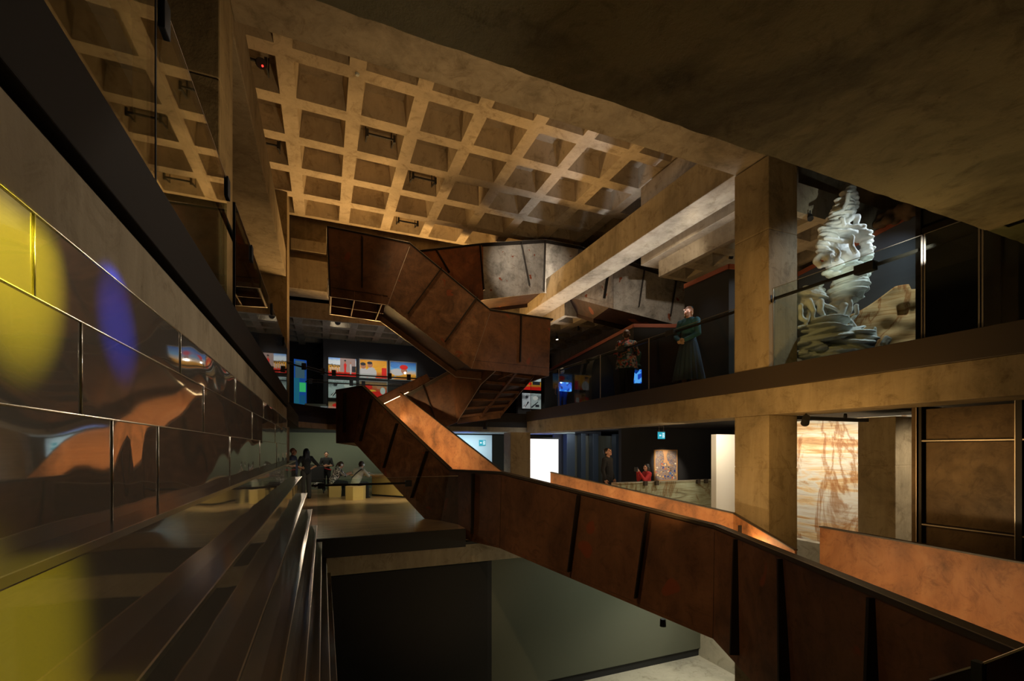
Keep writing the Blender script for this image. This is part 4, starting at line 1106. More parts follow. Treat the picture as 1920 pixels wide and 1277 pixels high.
tag(fn.build('fin_sculpture', plain('slate_black_2', (.035, .037, .042), .5), bevel=.02), 'tall black fin shape between the visitor with the bag and the arch', 'sculpture')
# ------------------------------------------------------------------ track lamps and coffer brackets
def lamp_head(p, to, label, lit=False, stem=.12, r=.05, ln=.13):
    p = Vector(p); root = empty('track_spotlight', p, label, 'spotlight', 'track spotlights')
    d = (Vector(to) - p).normalized()
    b = MB(); b.tube(p + Z1 * stem, p, .012); b.build('stem', M['black'], root)
    b = MB(); b.tube(p - d * ln * .4, p + d * ln * .6, r * .85, r, 16); h = b.build('head', M['black'], root)
    b = MB(); b.tube(p + d * ln * .6, p + d * (ln * .6 + .004), r * .8, r * .8, 16); b.build('lens', M['lampw'] if lit else M['stiff'], h)
lamp_head(at(1511, 787, 7.2), at(1480, 900, 9), 'black spotlight hanging in front of the banded sandstone wall', stem=.10, r=.06, ln=.18)
lamp_head(at(1585, 779, 8.2), at(1585, 900, 9), 'tiny black fitting under the ceiling above the sandstone wall', stem=.03, r=.03, ln=.06)
lamp_head(at(633, 601, 15.7), at(640, 690, 19), 'lit spotlight hanging below the far gallery coffers', True, stem=.35, r=.10, ln=.22)
lamp_head(at(910, 797, 15.6), at(905, 850, 15.6), 'dark spotlight under the stair by the blue lit ceiling', stem=.1, r=.07, ln=.24)
lamp_head(at(1519, 407, 8.6), at(1540, 500, 7.5), 'black spotlight on the gallery ceiling left of the clay sculpture', stem=.12)
lamp_head(at(1372, 478, 10.6), at(1340, 600, 10.6), 'black spotlight in a side gallery coffer by the column', stem=.12)
lamp_head(at(1044, 633, 17.5), at(1060, 720, 17.5), 'lit spotlight in the coffers beyond the middle landing', True, stem=.52)
lamp_head(at(1084, 615, 16.5), at(1100, 720, 16.5), 'unlit spotlight in the coffers right of the lit one', stem=.48)
lamp_head(at(1243, 1166, 8.8), at(1243, 1240, 8.8), 'black box lamp under the lower stair flight', stem=.05, r=.06, ln=.14)
def bracket(i, j, label, led=False):
    x0 = -0.66 + i * P; y0 = 9.26 + j * P; z = ROOF_Z + .03
    c = Vector((x0 + P / 2, y0 + P / 2, z + .1)); root = empty('coffer_bracket', c, label, 'lighting bracket', 'black lighting brackets in the coffers')
    a = .30; b = MB()
    b.bar((c.x - a, c.y - a + .1, z), (c.x + a, c.y - a + .1, z), .035, .035); b.build('crossbar', M['black'], root)
    for s in (-1, 1):
        b = MB(); b.bar((c.x + s * a, c.y - a + .1, z), (c.x + s * a, c.y + a, z + .12), .03, .03); b.build('side_arm', M['black'], root)
        b = MB(); b.bar((c.x + s * a, c.y - a + .1, z - .07), (c.x + s * a, c.y - a + .1, z + .1), .05, .05, up=(0, 1, 0)); b.build('end_block', M['black'], root)
    for s in (-1, 1):
        b = MB(); b.tube((c.x + s * a, c.y + a - .02, z + .1), (c.x + s * a, c.y + a - .02, ROOF_Z + .5), .012); b.build('hanger', M['black'], root)
    if led:
        b = MB(); b.tube((c.x + a - .1, c.y - .1, z + .05), (c.x + a - .06, c.y - .3, z - .1), .09, .09); h = b.build('projector', M['black'], root)
        b = MB(); b.ball((c.x + a - .04, c.y - .34, z - .17), .018); b.build('indicator', M['redled'], h)
bracket(-1, 0, 'black lighting bracket with a red indicator in the coffer by the long beam', True)
bracket(-1, 2, 'black lighting bracket two coffers beyond the one with the red indicator')
bracket(1, 1, 'black lighting bracket in the third bay, nearest the rough slab')
bracket(2, 2, 'black lighting bracket with a lamp, diagonal to the third bay one')
bracket(2, 4, 'black lighting bracket above the stair, farthest from the rough slab')
for i, j, lb in ((1, 0, 'small round roof sensor on a rib near the rough slab edge'), (7, 0, 'small round roof sensor on a rib by the long right beam')):
    b = MB(); x0 = -0.66 + i * P; y0 = 9.26 + j * P; b.tube((x0, y0, ROOF_Z - .03), (x0, y0, ROOF_Z), .03, .045, 14)
    tag(b.build('roof_sensor', M['framew']), lb, 'sensor')
# cable box on the gallery floor edge
c = at(1247, 728, 9.9); b = MB(); b.box(c.x - .05, c.x + .05, c.y - .03, c.y + .03, GAL_Z, GAL_Z + .10)
# ------------------------------------------------------------------ table scene on the middle floor
tb = empty('curved_timber_table', (2.9, 15.2, MID_Z), 'blond timber table with closed front behind the two seated visitors', 'table')
t0 = at(655, 896, 16.4); t1 = at(800, 896, 15.4)
b = MB(); tz = -.885
pl_ = [(t0.x, t0.y - .10), (t0.x + 1.1, t0.y - .55), (t1.x + .3, t1.y - .75), (t1.x + .4, t1.y + .35), (t0.x + 1.0, t0.y + .5), (t0.x, t0.y + .35)]
b.poly([(*p, tz) for p in pl_]); b.poly([(*p, tz - .05) for p in reversed(pl_)])
for p, q in zip(pl_, pl_[1:] + pl_[:1]): b.quad((*p, tz - .05), (*q, tz - .05), (*q, tz), (*p, tz))
b.build('table_top', M['plyt'], tb)
b = MB(); fp_ = [(t0.x + .75, t0.y - .30), (t1.x + .2, t1.y - .55), (t1.x + .3, t1.y + .2), (t0.x + .8, t0.y + .3)]
for p, q in zip(fp_, fp_[1:] + fp_[:1]): b.quad((*p, MID_Z + .06), (*q, MID_Z + .06), (*q, tz - .05), (*p, tz - .05))
b.build('front_panel', M['ply'], tb)
b = MB()
for p, q in zip(fp_, fp_[1:] + fp_[:1]): b.quad((p[0], p[1] + .03, MID_Z), (q[0], q[1] + .03, MID_Z), (q[0], q[1] + .03, MID_Z + .06), (p[0], p[1] + .03, MID_Z + .06))
b.build('plinth', M['black'], tb)
# white open sheets on the table
b = MB(); s = at(690, 886, 15.7); sh_ = [(-.30, 0), (-.05, .13), (.0, .10), (.20, .02)]
for (xa, za), (xb, zb) in zip(sh_, sh_[1:]):
    b.hexa([(s.x + xa, s.y - .15, tz + .004 + za), (s.x + xb, s.y - .15, tz + .004 + zb), (s.x + xb, s.y + .15, tz + .004 + zb), (s.x + xa, s.y + .15, tz + .004 + za)],
           [(s.x + xa, s.y - .15, tz + .01 + za), (s.x + xb, s.y - .15, tz + .01 + zb), (s.x + xb, s.y + .15, tz + .01 + zb), (s.x + xa, s.y + .15, tz + .01 + za)])
tag(b.build('open_booklet', M['whitep']), 'white open booklet on the timber table before the grey jumper visitor', 'booklet')
def stool(px, py, d, wd, n, label, rot):
    p = at(px, py, d); root = empty('timber_stool', (p.x, p.y, MID_Z), label, 'stool', 'blond timber stools')
    b = MB(); pts = [(p.x + wd / 2 * math.cos(2 * PI * k / n + rot), p.y + wd / 2 * math.sin(2 * PI * k / n + rot)) for k in range(n)]
    b.poly([(*q, MID_Z) for q in reversed(pts)]); b.poly([(*q, MID_Z + .42) for q in pts])
    for q, r in zip(pts, pts[1:] + pts[:1]): b.quad((*q, MID_Z), (*r, MID_Z), (*r, MID_Z + .42), (*q, MID_Z + .42))
    b.build('body', M['ply'], root, bevel=.006)
    b = MB(); b.poly([(*q, MID_Z + .45) for q in pts]); b.poly([(*q, MID_Z + .42) for q in reversed(pts)])
    for q, r in zip(pts, pts[1:] + pts[:1]): b.quad((*q, MID_Z + .42), (*r, MID_Z + .42), (*r, MID_Z + .45), (*q, MID_Z + .45))
    b.build('seat_top', M['plyt'], root)
    return p
ST1 = stool(627, 929, 16.0, .56, 4, 'square blond timber stool under the visitor in the patterned top', PI / 4 + .1)
ST2 = stool(667, 936, 15.2, .66, 6, 'six sided blond timber stool under the visitor in the grey jumper', .2)
# black pushchair beside the boy
pc_ = at(593, 914, 17.4); pch = empty('black_pushchair', (pc_.x, pc_.y, MID_Z), 'black folding pushchair with small wheels beside the boy with the red belt', 'pushchair')
b = MB(); x, y, z = pc_.x, pc_.y, MID_Z
b.hexa([(x - .28, y - .2, z + .42), (x + .28, y - .2, z + .42), (x + .28, y + .3, z + .42), (x - .28, y + .3, z + .42)], [(x - .28, y + .0, z + 1.02), (x + .28, y + .0, z + 1.02), (x + .28, y + .35, z + 1.02), (x - .28, y + .35, z + 1.02)]); b.build('seat', M['blackc'], pch, bevel=.05)
b = MB()
for s in (-.26, .26):
    b.tube((x + s, y - .3, z + .08), (x + s, y + .35, z + 1.05), .014); b.tube((x + s, y + .35, z + .08), (x + s, y - .2, z + .55), .014)
b.tube((x - .26, y + .35, z + 1.05), (x + .26, y + .35, z + 1.05), .018); b.build('frame', M['stiff'], pch)
for s in (-.26, .26):
    for yy in (-.3, .35):
        b = MB(); b.tube((x + s - .02, y + yy, z + .075), (x + s + .02, y + yy, z + .075), .075); wl = b.build('wheel', M['black'], pch)
        b = MB(); b.tube((x + s - .025, y + yy, z + .075), (x + s + .025, y + yy, z + .075), .02); b.build('hub', M['whitep'], wl)
b = MB(); b.ball((x + .02, y - .22, z + .32), (.16, .08, .1)); b.build('basket_contents', M['zebra'], pch)
#PART5
# ------------------------------------------------------------------ clay sculpture and rock on the gallery
def rot_xyz(a, b, c): return Matrix.Rotation(c, 3, 'Z') @ Matrix.Rotation(b, 3, 'Y') @ Matrix.Rotation(a, 3, 'X')
SD = 8.0
def sc_at(zx, zy, dd=0.0):
    """place on the clay figure, from the enlarged study of the photo"""
    return at(1470 + zx / 3.548, 340 + zy / 3.548, SD + dd)
SCL = SD / 860 / 3.548
cl = MB(); rnd = random.Random(11)
def slabs(path, wd, n, thick, tilt=0.1, depth=None, dd=0.0, jit=.10):
    """a column of piled flattened rolls along path (study x, y), width per path point"""
    tot = len(path) - 1
    for k in range(n):
        t = k / (n - 1) * tot; i = min(int(t), tot - 1); f = t - i
        x = path[i][0] * (1 - f) + path[i + 1][0] * f; y = path[i][1] * (1 - f) + path[i + 1][1] * f
        wv = wd[i] * (1 - f) + wd[i + 1] * f
        c = sc_at(x + rnd.uniform(-1, 1) * jit * wv * .5, y, dd)
        r = wv * SCL * .5 * rnd.uniform(.88, 1.1)
        cl.ball(c, (r, r * (depth or .8), thick * SCL * rnd.uniform(.85, 1.15)), rot_xyz(rnd.uniform(-.18, .12), tilt + rnd.uniform(-.14, .14), rnd.uniform(0, 3)), 20, 12)
def blob(x, y, rx, ry, rz_=None, dd=0.0, tilt=0.0, fwd=0.0):
    cl.ball(sc_at(x, y, dd), (rx * SCL, (rz_ or rx) * SCL, ry * SCL), rot_xyz(fwd, tilt, -YAW), 18, 12)
def limb(pts, r0, r1, dd=0.0):
    for (a, c), k in zip(zip(pts, pts[1:]), range(len(pts))):
        ta = k / (len(pts) - 1); tb_ = (k + 1) / (len(pts) - 1)
        cl.capsule(sc_at(*a, dd), (r0 + (r1 - r0) * ta) * SCL, sc_at(*c, dd), (r0 + (r1 - r0) * tb_) * SCL, 10)
# pointed hood of rolls
slabs([(448, 45), (430, 90), (400, 150), (375, 200), (350, 260), (325, 320), (300, 380)], [62, 120, 150, 165, 165, 160, 150], 15, 17, -.25)
slabs([(470, 90), (470, 150), (455, 200)], [62, 66, 60], 5, 20, .2)
slabs([(290, 330), (265, 390), (255, 440), (280, 500)], [110, 95, 100, 110], 8, 17, -.35)
# brow and loop on the right
slabs([(400, 340), (470, 345), (530, 375), (555, 420), (545, 465), (550, 500), (545, 540)], [190, 150, 110, 90, 100, 95, 80], 12, 17, .12)
slabs([(360, 330), (420, 360)], [190, 160], 4, 18, -.1)
# face: hollow with ridges
blob(330, 440, 95, 95, 60, .05); blob(410, 500, 90, 55, 60, 0)
limb([(275, 380), (330, 390), (380, 400), (440, 395)], 13, 17, -.22)
limb([(455, 370), (450, 430), (470, 470)], 14, 16, -.25)
limb([(345, 445), (370, 480), (350, 520)], 10, 15, -.24)
limb([(430, 85), (420, 140), (390, 195), (330, 215)], 15, 10, -.25)
limb([(415, 265), (450, 240), (490, 235), (480, 275)], 22, 17, -.15)
limb([(390, 250), (400, 290)], 15, 12, -.2)
limb([(215, 520), (240, 495), (285, 500), (290, 545), (240, 560), (212, 530)], 20, 20, -.1)
blob(340, 560, 55, 45, 50, -.02)
# neck of heavy rolls
slabs([(440, 560), (440, 610), (430, 660), (430, 715), (410, 770), (380, 815)], [150, 210, 225, 240, 230, 190], 11, 21, .1)
slabs([(285, 610), (330, 620), (420, 600)], [80, 110, 150], 3, 20, 0, dd=-.1)
slabs([(545, 575), (540, 610), (520, 660), (530, 715)], [90, 110, 90, 90], 5, 20, .25, dd=-.08)
# shoulder pile on the left
slabs([(215, 695), (190, 730), (165, 765), (150, 800), (130, 830)], [110, 190, 220, 200, 160], 9, 17, -.3)
slabs([(100, 760), (105, 830), (100, 900), (100, 980)], [150, 170, 150, 160], 9, 20, .1, dd=.15)
# torn petals and limbs in the middle
for pts, r0, r1 in (([(110, 830), (110, 910), (150, 930), (165, 880)], 18, 12), ([(165, 800), (195, 860), (190, 910)], 24, 10), ([(245, 800), (240, 860), (265, 900), (300, 940)], 20, 15), ([(265, 820), (320, 840), (360, 860)], 12, 10),
                    ([(395, 830), (380, 880), (340, 920)], 26, 13), ([(430, 790), (440, 850), (410, 920)], 22, 13), ([(480, 830), (485, 880), (440, 930)], 15, 11), ([(300, 1030), (340, 980), (345, 930)], 15, 12), ([(440, 930), (490, 985)], 15, 8),
                    ([(95, 975), (140, 955), (160, 925)], 12, 9), ([(120, 1000), (165, 998), (215, 990)], 10, 12), ([(270, 970), (300, 950), (330, 925)], 22, 14), ([(350, 1020), (370, 970), (420, 980)], 16, 22)):
    limb(pts, r0, r1, -.22)
blob(350, 900, 60, 80, 50, 0); blob(200, 880, 80, 70, 50, .05)
# spreading skirt of rolls to the floor
slabs([(240, 960), (230, 1010), (220, 1050)], [330, 380, 380], 5, 24, .05)
slabs([(420, 1000), (430, 1040), (420, 1080), (390, 1120)], [280, 320, 330, 300], 8, 19, -.2)
slabs([(130, 1090), (230, 1110)], [130, 140], 3, 22, 0, dd=-.2)
slabs([(120, 1150), (180, 1170)], [120, 130], 3, 20, 0, dd=-.15)
slabs([(300, 1140), (280, 1190), (270, 1240)], [300, 340, 380], 6, 20, -.05)
limb([(570, 1100), (600, 1060), (605, 975)], 26, 9, -.12)
limb([(655, 1080), (680, 1040), (700, 1050), (670, 1095)], 14, 16, -.15)
limb([(540, 1020), (500, 1060), (420, 1060)], 18, 30, -.1)
limb([(510, 770), (535, 768)], 14, 6, -.05); limb([(510, 690), (560, 675)], 16, 12, -.05)
sp = sc_at(330, 1290); cl.ball((sp.x, sp.y, GAL_Z + .10), (.62, .5, .14))
sc = cl.build('clay_sculpture', M['clay'], remesh=.012, sm_it=2)
tx = bpy.data.textures.new('clay_lumps', 'CLOUDS'); tx.noise_scale = .07; tx.noise_depth = 4
dm = sc.modifiers.new('lumps', 'DISPLACE'); dm.texture = tx; dm.strength = .022; dm.mid_level = .5; dm.texture_coords = 'LOCAL'
tag(sc, 'tall pale clay sculpture of piled rolls standing behind the gallery glass', 'sculpture')
# carved rock behind
rk = MB(); rp = at(1600, 672, 8.8); nx_, nz_ = 70, 44
bx = Vector((.57, -.82, 0)).normalized(); by = Vector((.82, .57, 0))
def rock_top(u):
    return 1.02 + .64 * min(1, max(0, (u - .05) / .75)) + .08 * math.sin(u * 9) - (.10 if u > .9 else 0)
for s in (0, 1):
    for i in range(nx_ + 1):
        for j in range(nz_ + 1):
            u = i / nx_; zz = rock_top(u) * j / nz_
            p = rp + bx * (-1.02 + 2.04 * u) + by * (.40 * s)
            d = .07 * noise.noise(Vector((u * 6, zz * 5, s * 5))) + (.05 if abs(u - .42 - .05 * math.sin(zz * 4)) < .03 and s == 0 else 0)
            if s == 0 and abs(u - .86) < .036 and abs(zz - 1.27) < .075: d += .14
            rk.v.append(tuple(Vector((p.x, p.y, GAL_Z + zz)) + by * d))
K = (nx_ + 1) * (nz_ + 1)
idx = lambda s, i, j: s * K + i * (nz_ + 1) + j
for i in range(nx_):
    for j in range(nz_):
        rk.f.append((idx(0, i, j), idx(0, i + 1, j), idx(0, i + 1, j + 1), idx(0, i, j + 1))); rk.m.append(0)
        rk.f.append((idx(1, i, j), idx(1, i, j + 1), idx(1, i + 1, j + 1), idx(1, i + 1, j))); rk.m.append(0)
    rk.f.append((idx(0, i, nz_), idx(0, i + 1, nz_), idx(1, i + 1, nz_), idx(1, i, nz_))); rk.m.append(0)
for j in range(nz_):
    rk.f.append((idx(0, 0, j), idx(0, 0, j + 1), idx(1, 0, j + 1), idx(1, 0, j))); rk.m.append(0)
    rk.f.append((idx(0, nx_, j), idx(1, nx_, j), idx(1, nx_, j + 1), idx(0, nx_, j + 1))); rk.m.append(0)
rkr = empty('rock_relief', (rp.x, rp.y, GAL_Z), 'ochre slab of carved rock with a square hole behind the clay sculpture', 'sculpture')
ro = rk.build('rock', M['rock'], rkr, smooth=True)
# fuzzy brown hanging on the ceiling above the partition
c = at(1680, 402, 9.0); b = MB()
for k in range(26): b.ball((c.x + rnd.uniform(-.1, .1), c.y + rnd.uniform(-.35, .35), c.z + rnd.uniform(-.10, .10)), rnd.uniform(.06, .12), None, 8, 6)
tag(b.build('fibre_hanging', plain('brown_fibre', (.10, .055, .02), .95), remesh=.03), 'shaggy brown fibre piece above the charcoal partition', 'artwork')

# ------------------------------------------------------------------ people
VX = .0095
def person(loc, yaw, height, label, top='blackc', bottom='blackc', hair='hairdk', hairstyle='short', skin='skin', pose=None, sleeve='long', skirt=None, shoes='black', build=1.0, voxel=None, group=None):
    """a figure facing +y before turning by yaw; joints in metres for a 1.70 m body"""
    root = empty('person', loc, label, 'person', group, yaw)
    k = height / 1.70
    root.scale = (k, k, k)
    J = dict(pel=(0, 0, .93), chest=(0, .0, 1.26), neck=(0, 0, 1.45), head=(0, .015, 1.585),
             hl=(-.09, 0, .90), hr=(.09, 0, .90), kl=(-.10, .02, .49), kr=(.10, .02, .49), al=(-.10, -.02, .085), ar=(.10, -.02, .085),
             sl=(-.175, 0, 1.385), sr=(.175, 0, 1.385), el=(-.235, -.02, 1.12), er=(.235, -.02, 1.12), wl=(-.24, .06, .875), wr=(.24, .06, .875), look=(0, 1, 0))
    if pose: J.update(pose)
    V = {q: Vector(v) for q, v in J.items()}
    vx = voxel or VX
    bw = build
    def torso(b, e):
        b.ball(V['chest'] + Vector((0, 0, .02)), (.155 * bw + e, .105 * bw + e, .17 + e)); b.capsule(V['sl'] * .72 + V['sr'] * .28, .075 + e, V['sr'] * .72 + V['sl'] * .28, .075 + e)
        b.capsule(V['sl'], .058 + e, V['sl'] * .7 + V['chest'] * .3, .085 + e); b.capsule(V['sr'], .058 + e, V['sr'] * .7 + V['chest'] * .3, .085 + e)
        b.capsule(V['chest'] - Vector((0, 0, .06)), .118 * bw + e, V['pel'] + Vector((0, 0, .06)), .122 * bw + e, 16)
        b.ball(V['pel'], (.155 * bw + e, .115 * bw + e, .12 + e))
    def arm(b, s, e, upto=1.0):
        a, c, d = V['s' + s], V['e' + s], V['w' + s]
        b.capsule(a, .054 + e, c, .042 + e)
        if upto > .5: b.capsule(c, .041 + e, c.lerp(d, upto if upto < 1 else .98), .028 + e)
    def leg(b, s, e, r=(.085, .058, .040)):
        a, c, d = V['h' + s], V['k' + s], V['a' + s]
        b.capsule(a, r[0] * bw + e, c, r[1] + e); b.capsule(c, r[1] - .004 + e, c.lerp(d, .35), r[1] - .002 + e); b.capsule(c.lerp(d, .35), r[1] - .002 + e, d, r[2] + e)
    look = V['look'].normalized(); side = look.cross(Vector((0, 0, 1))).normalized(); up = side.cross(look).normalized()
    R = Matrix((side, look, up)).transposed()
    h = V['head']
    def hp_(x, y, z): return h + R @ Vector((x, y, z))
    body = MB()
    torso(body, 0); arm(body, 'l', 0); arm(body, 'r', 0); leg(body, 'l', 0); leg(body, 'r', 0)
    body.capsule(V['neck'] - Vector((0, 0, .05)), .056, h - up * .04, .050)
    body.ball(hp_(0, -.012, .025), (.076, .094, .092), R); body.ball(hp_(0, .022, -.045), (.056, .062, .062), R)
    body.capsule(hp_(0, .086, .012), .009, hp_(0, .104, -.022), .015); body.ball(hp_(0, .066, -.088), (.026, .022, .020), R)
    body.capsule(hp_(-.04, .082, .03), .013, hp_(.04, .082, .03), .013); body.ball(hp_(0, .083, -.058), (.026, .014, .013), R)
    for s in (-1, 1): body.ball(hp_(s * .078, -.012, -.005), (.012, .022, .032), R)
    for s in ('l', 'r'):
        wv = V['w' + s]; d = (wv - V['e' + s]).normalized()
        inward = Vector((1 if s == 'l' else -1, 0, 0)); palmn = (inward - d * inward.dot(d)).normalized(); fw = d.cross(palmn).normalized()
        if fw.y < 0 and abs(fw.y) > .1: fw = -fw
        m0 = wv + d * .045
        body.ball(m0, (.040, .018, .050), Matrix((fw, palmn, d)).transposed(), 12, 8)
        for q, (o_, ln) in enumerate(((-.030, .062), (-.010, .074), (.010, .078), (.030, .070))):
            a = wv + d * .085 + fw * o_; m_ = a + d * ln * .5 + palmn * .012; e_ = m_ + d * ln * .38 + palmn * .028
            body.capsule(a, .0095, m_, .009, 8); body.capsule(m_, .009, e_, .0075, 8)
        a = wv + d * .03 + fw * .030; m_ = a + fw * .026 + d * .030 + palmn * .012; e_ = m_ + d * .030 + palmn * .012
        body.capsule(a, .012, m_, .0105, 8); body.capsule(m_, .0105, e_, .0085, 8)
    for s in ('l', 'r'):
        f = V['a' + s]; body.capsule(f - Vector((0, .03, .045)), .036, f + Vector((0, .13, -.055)), .026)
    body.build('body', M[skin], root, remesh=vx * .8, local=True)
    c = MB(); torso(c, .014)
    for s in ('l', 'r'):
        if sleeve != 'none': arm(c, s, .014, 1.0 if sleeve == 'long' else .45 if sleeve == 'short' else .6)
    c.capsule(V['neck'] - Vector((0, 0, .05)), .062, V['neck'], .060)
    c.build('top', M[top], root, remesh=vx * 1.1, local=True)
    if skirt is None:
        t = MB(); t.ball(V['pel'], (.165 * bw, .125 * bw, .12)); leg(t, 'l', .016, (.085, .060, .050)); leg(t, 'r', .016, (.085, .060, .050))
        t.build('trousers', M[bottom], root, remesh=vx * 1.1, local=True)
    else:
        t = MB(); n = 72; rows = 7; hem = skirt
        for j in range(rows + 1):
            f = j / rows; z = 1.03 + (hem - 1.03) * f
            for q in range(n):
                a = 2 * PI * q / n; r = (.145 + .16 * f ** .8) * (1 + .07 * f * math.cos(a * 18))
                t.v.append((r * math.cos(a) * 1.05, r * math.sin(a) * .82, z))
        for j in range(rows):
            for q in range(n):
                q2 = (q + 1) % n
                t.f.append((j * n + q, (j + 1) * n + q, (j + 1) * n + q2, j * n + q2)); t.m.append(0)
        t.f.append(tuple(range(n))); t.m.append(0)
        t.build('skirt', M[bottom], root, local=True)
    for s in ('l', 'r'):
        f = V['a' + s]; b = MB(); b.capsule(f - Vector((0, .035, .045)), .044, f + Vector((0, .05, -.045)), .042); b.capsule(f + Vector((0, .05, -.05)), .040, f + Vector((0, .14, -.058)), .030); b.capsule(f, .046, f - Vector((0, .02, .04)), .046)
        b.build('shoe', M[shoes], root, remesh=vx * 1.2, local=True)
    for s in (-1, 1):
        b = MB(); b.ball(hp_(s * .031, .080, .012), .0115, None, 10, 8); b.build('eye', M['eye'], root, smooth=True, local=True)
    b = MB(); b.ball(hp_(0, .094, -.058), (.022, .008, .007), R, 12, 8); b.build('mouth', M['lip'], root, smooth=True, local=True)
    if hair:
        b = MB()
        if hairstyle in ('short', 'crop', 'pony', 'long', 'cap'):
            b.ball(hp_(0, -.026, .042), (.086, .096, .088), R)
            b.ball(hp_(0, -.055, -.005), (.080, .066, .080), R)
        if hairstyle == 'pony':
            b.capsule(hp_(0, -.11, .03), .035, hp_(.01, -.14, -.04), .032); b.capsule(hp_(.01, -.14, -.04), .032, hp_(.0, -.135, -.15), .018)
        if hairstyle == 'long':
            for x in (-.05, 0, .05): b.capsule(hp_(x, -.06, .0), .048, hp_(x * 1.2, -.085, -.27), .035)
            for x in (-.078, .078): b.capsule(hp_(x, -.01, .02), .022, hp_(x * 1.05, -.005, -.20), .020)
        b.build('hair', M[hair], root, remesh=vx, local=True)
    root['_'] = 0; del root['_']
    return root, V, hp_
def on_floor(px, d, z):
    p = at(px, HY, d); return (p.x, p.y, z)
def face_dir(dx, dy): return math.atan2(-dx, dy)
# gallery: woman in teal jacket
pw_, V_, hp_ = person(on_floor(1291, 9.75, GAL_Z), face_dir(-1, -.35), 1.76, 'woman in teal denim jacket and blue pleated skirt standing at the gallery glass', 'teal', 'skirt', 'hairgi', 'pony', 'skin',
       dict(wl=(-.06, .25, .97), el=(-.24, .06, 1.10), wr=(.05, .26, .955), er=(.24, .06, 1.10), look=(.05, 1, .12)), 'long', .17, build=1.08)
b = MB(); b.ball(hp_(0, -.02, .075), (.090, .012, .055)); b.build('hair_band', M['teal'], pw_, local=True, smooth=True)
b = MB(); b.ball(hp_(-.085, -.01, -.055), (.008, .008, .022)); b.ball(hp_(.085, -.01, -.055), (.008, .008, .022)); b.build('earring', M['whitep'], pw_, local=True, smooth=True)
b = MB(); b.capsule((-.15, .02, 1.0), .012, (.15, .02, 1.0), .012); b.ball((.17, -.10, .93), (.05, .03, .06)); b.build('belt_pouch', M['blackc'], pw_, local=True, remesh=.012)
# gallery: visitor in floral top
pf, V_, hp_ = person(on_floor(1175, 12.0, GAL_Z), face_dir(.45, 1), 1.84, 'short haired visitor in a bright floral top and dark trousers, seen from behind', 'floral', 'blackc', 'hairbr', 'short', 'skin',
       dict(wr=(.13, .20, 1.06), er=(.27, .02, 1.13), wl=(-.05, .24, 1.05), el=(-.26, .02, 1.12), look=(.35, 1, -.05)), 'mid', build=1.22)
b = MB(); n = 40
for j in range(5):
    for q in range(n):
        a = 2 * PI * q / n; r = .20 + .045 * j / 4; b.v.append((r * math.cos(a) * 1.12, r * math.sin(a) * .86, 1.06 - .30 * j / 4))
for j in range(4):
    for q in range(n): b.f.append((j * n + q, (j + 1) * n + q, (j + 1) * n + (q + 1) % n, j * n + (q + 1) % n)); b.m.append(0)
b.build('tunic_hem', M['floral'], pf, local=True, smooth=True)
bg = empty('shoulder_bag', (pf.location.x + .28, pf.location.y - .05, GAL_Z + .85), 'dark green shoulder bag held by the visitor in the floral top', 'bag')
b = MB(); x, y, z = bg.location; b.capsule((x - .04, y, z + .08), .10, (x + .05, y, z + .38), .085); b.capsule((x - .10, y - .05, z + .06), .085, (x + .02, y, z + .05), .10); b.build('pouch', M['tealb'], bg, remesh=.012)
b = MB(); pts = [(x + .03, y, z + .42), (x - .02, y + .03, z + .60), (x - .16, y + .05, z + .66)]
for p, q in zip(pts, pts[1:]): b.tube(p, q, .012)
b.build('strap', M['tealb'], bg)
# gallery: white haired man with blue bag
pm, V_, hp_ = person(on_floor(1054, 16.6, GAL_Z), face_dir(.25, 1), 1.66, 'white haired visitor in black seen from behind on the far side gallery', 'blackc', 'blueb', 'hairwh', 'crop', 'skin', None, 'short', build=1.15)
b = MB(); x, y, z = pm.location; b.box(x - .26, x + .24, y - .30, y - .17, z + .80, z + 1.12)
tag(b.build('waist_bag', M['brightblue'], bevel=.03), 'bright blue bag on the back of the white haired visitor', 'bag')  # the bag glows by itself, sharing the video screen's emissive blue
# middle floor right: man in black, visitor in red
person(on_floor(1139, 12.2, MID_Z), face_dir(.55, -1), 1.69, 'man in black with short dark hair looking up beside the glass doors', 'blackc', 'blackc', 'hairdk', 'crop', 'skind', dict(look=(.1, 1, .35)), 'long', build=1.12)
pr_, V_, hp_ = person(on_floor(1213, 11.6, MID_Z), face_dir(-1, .15), 1.28, 'dark haired visitor in red jumper photographing beside the painting', 'redc', 'blackc', 'hairdk', 'long', 'skin',
       dict(wl=(-.06, .32, 1.44), el=(-.22, .20, 1.16), wr=(.06, .32, 1.44), er=(.22, .20, 1.16)), 'long')
x, y, z = pr_.location
b = MB(); k_ = 1.28 / 1.7; b.box(x - .40 * k_ - .02, x - .40 * k_, y - .04, y + .10, z + 1.46 * k_, z + 1.60 * k_)
tag(b.build('phone', M['greyw'], bevel=.005), 'phone held up by the visitor in the red jumper', 'phone')
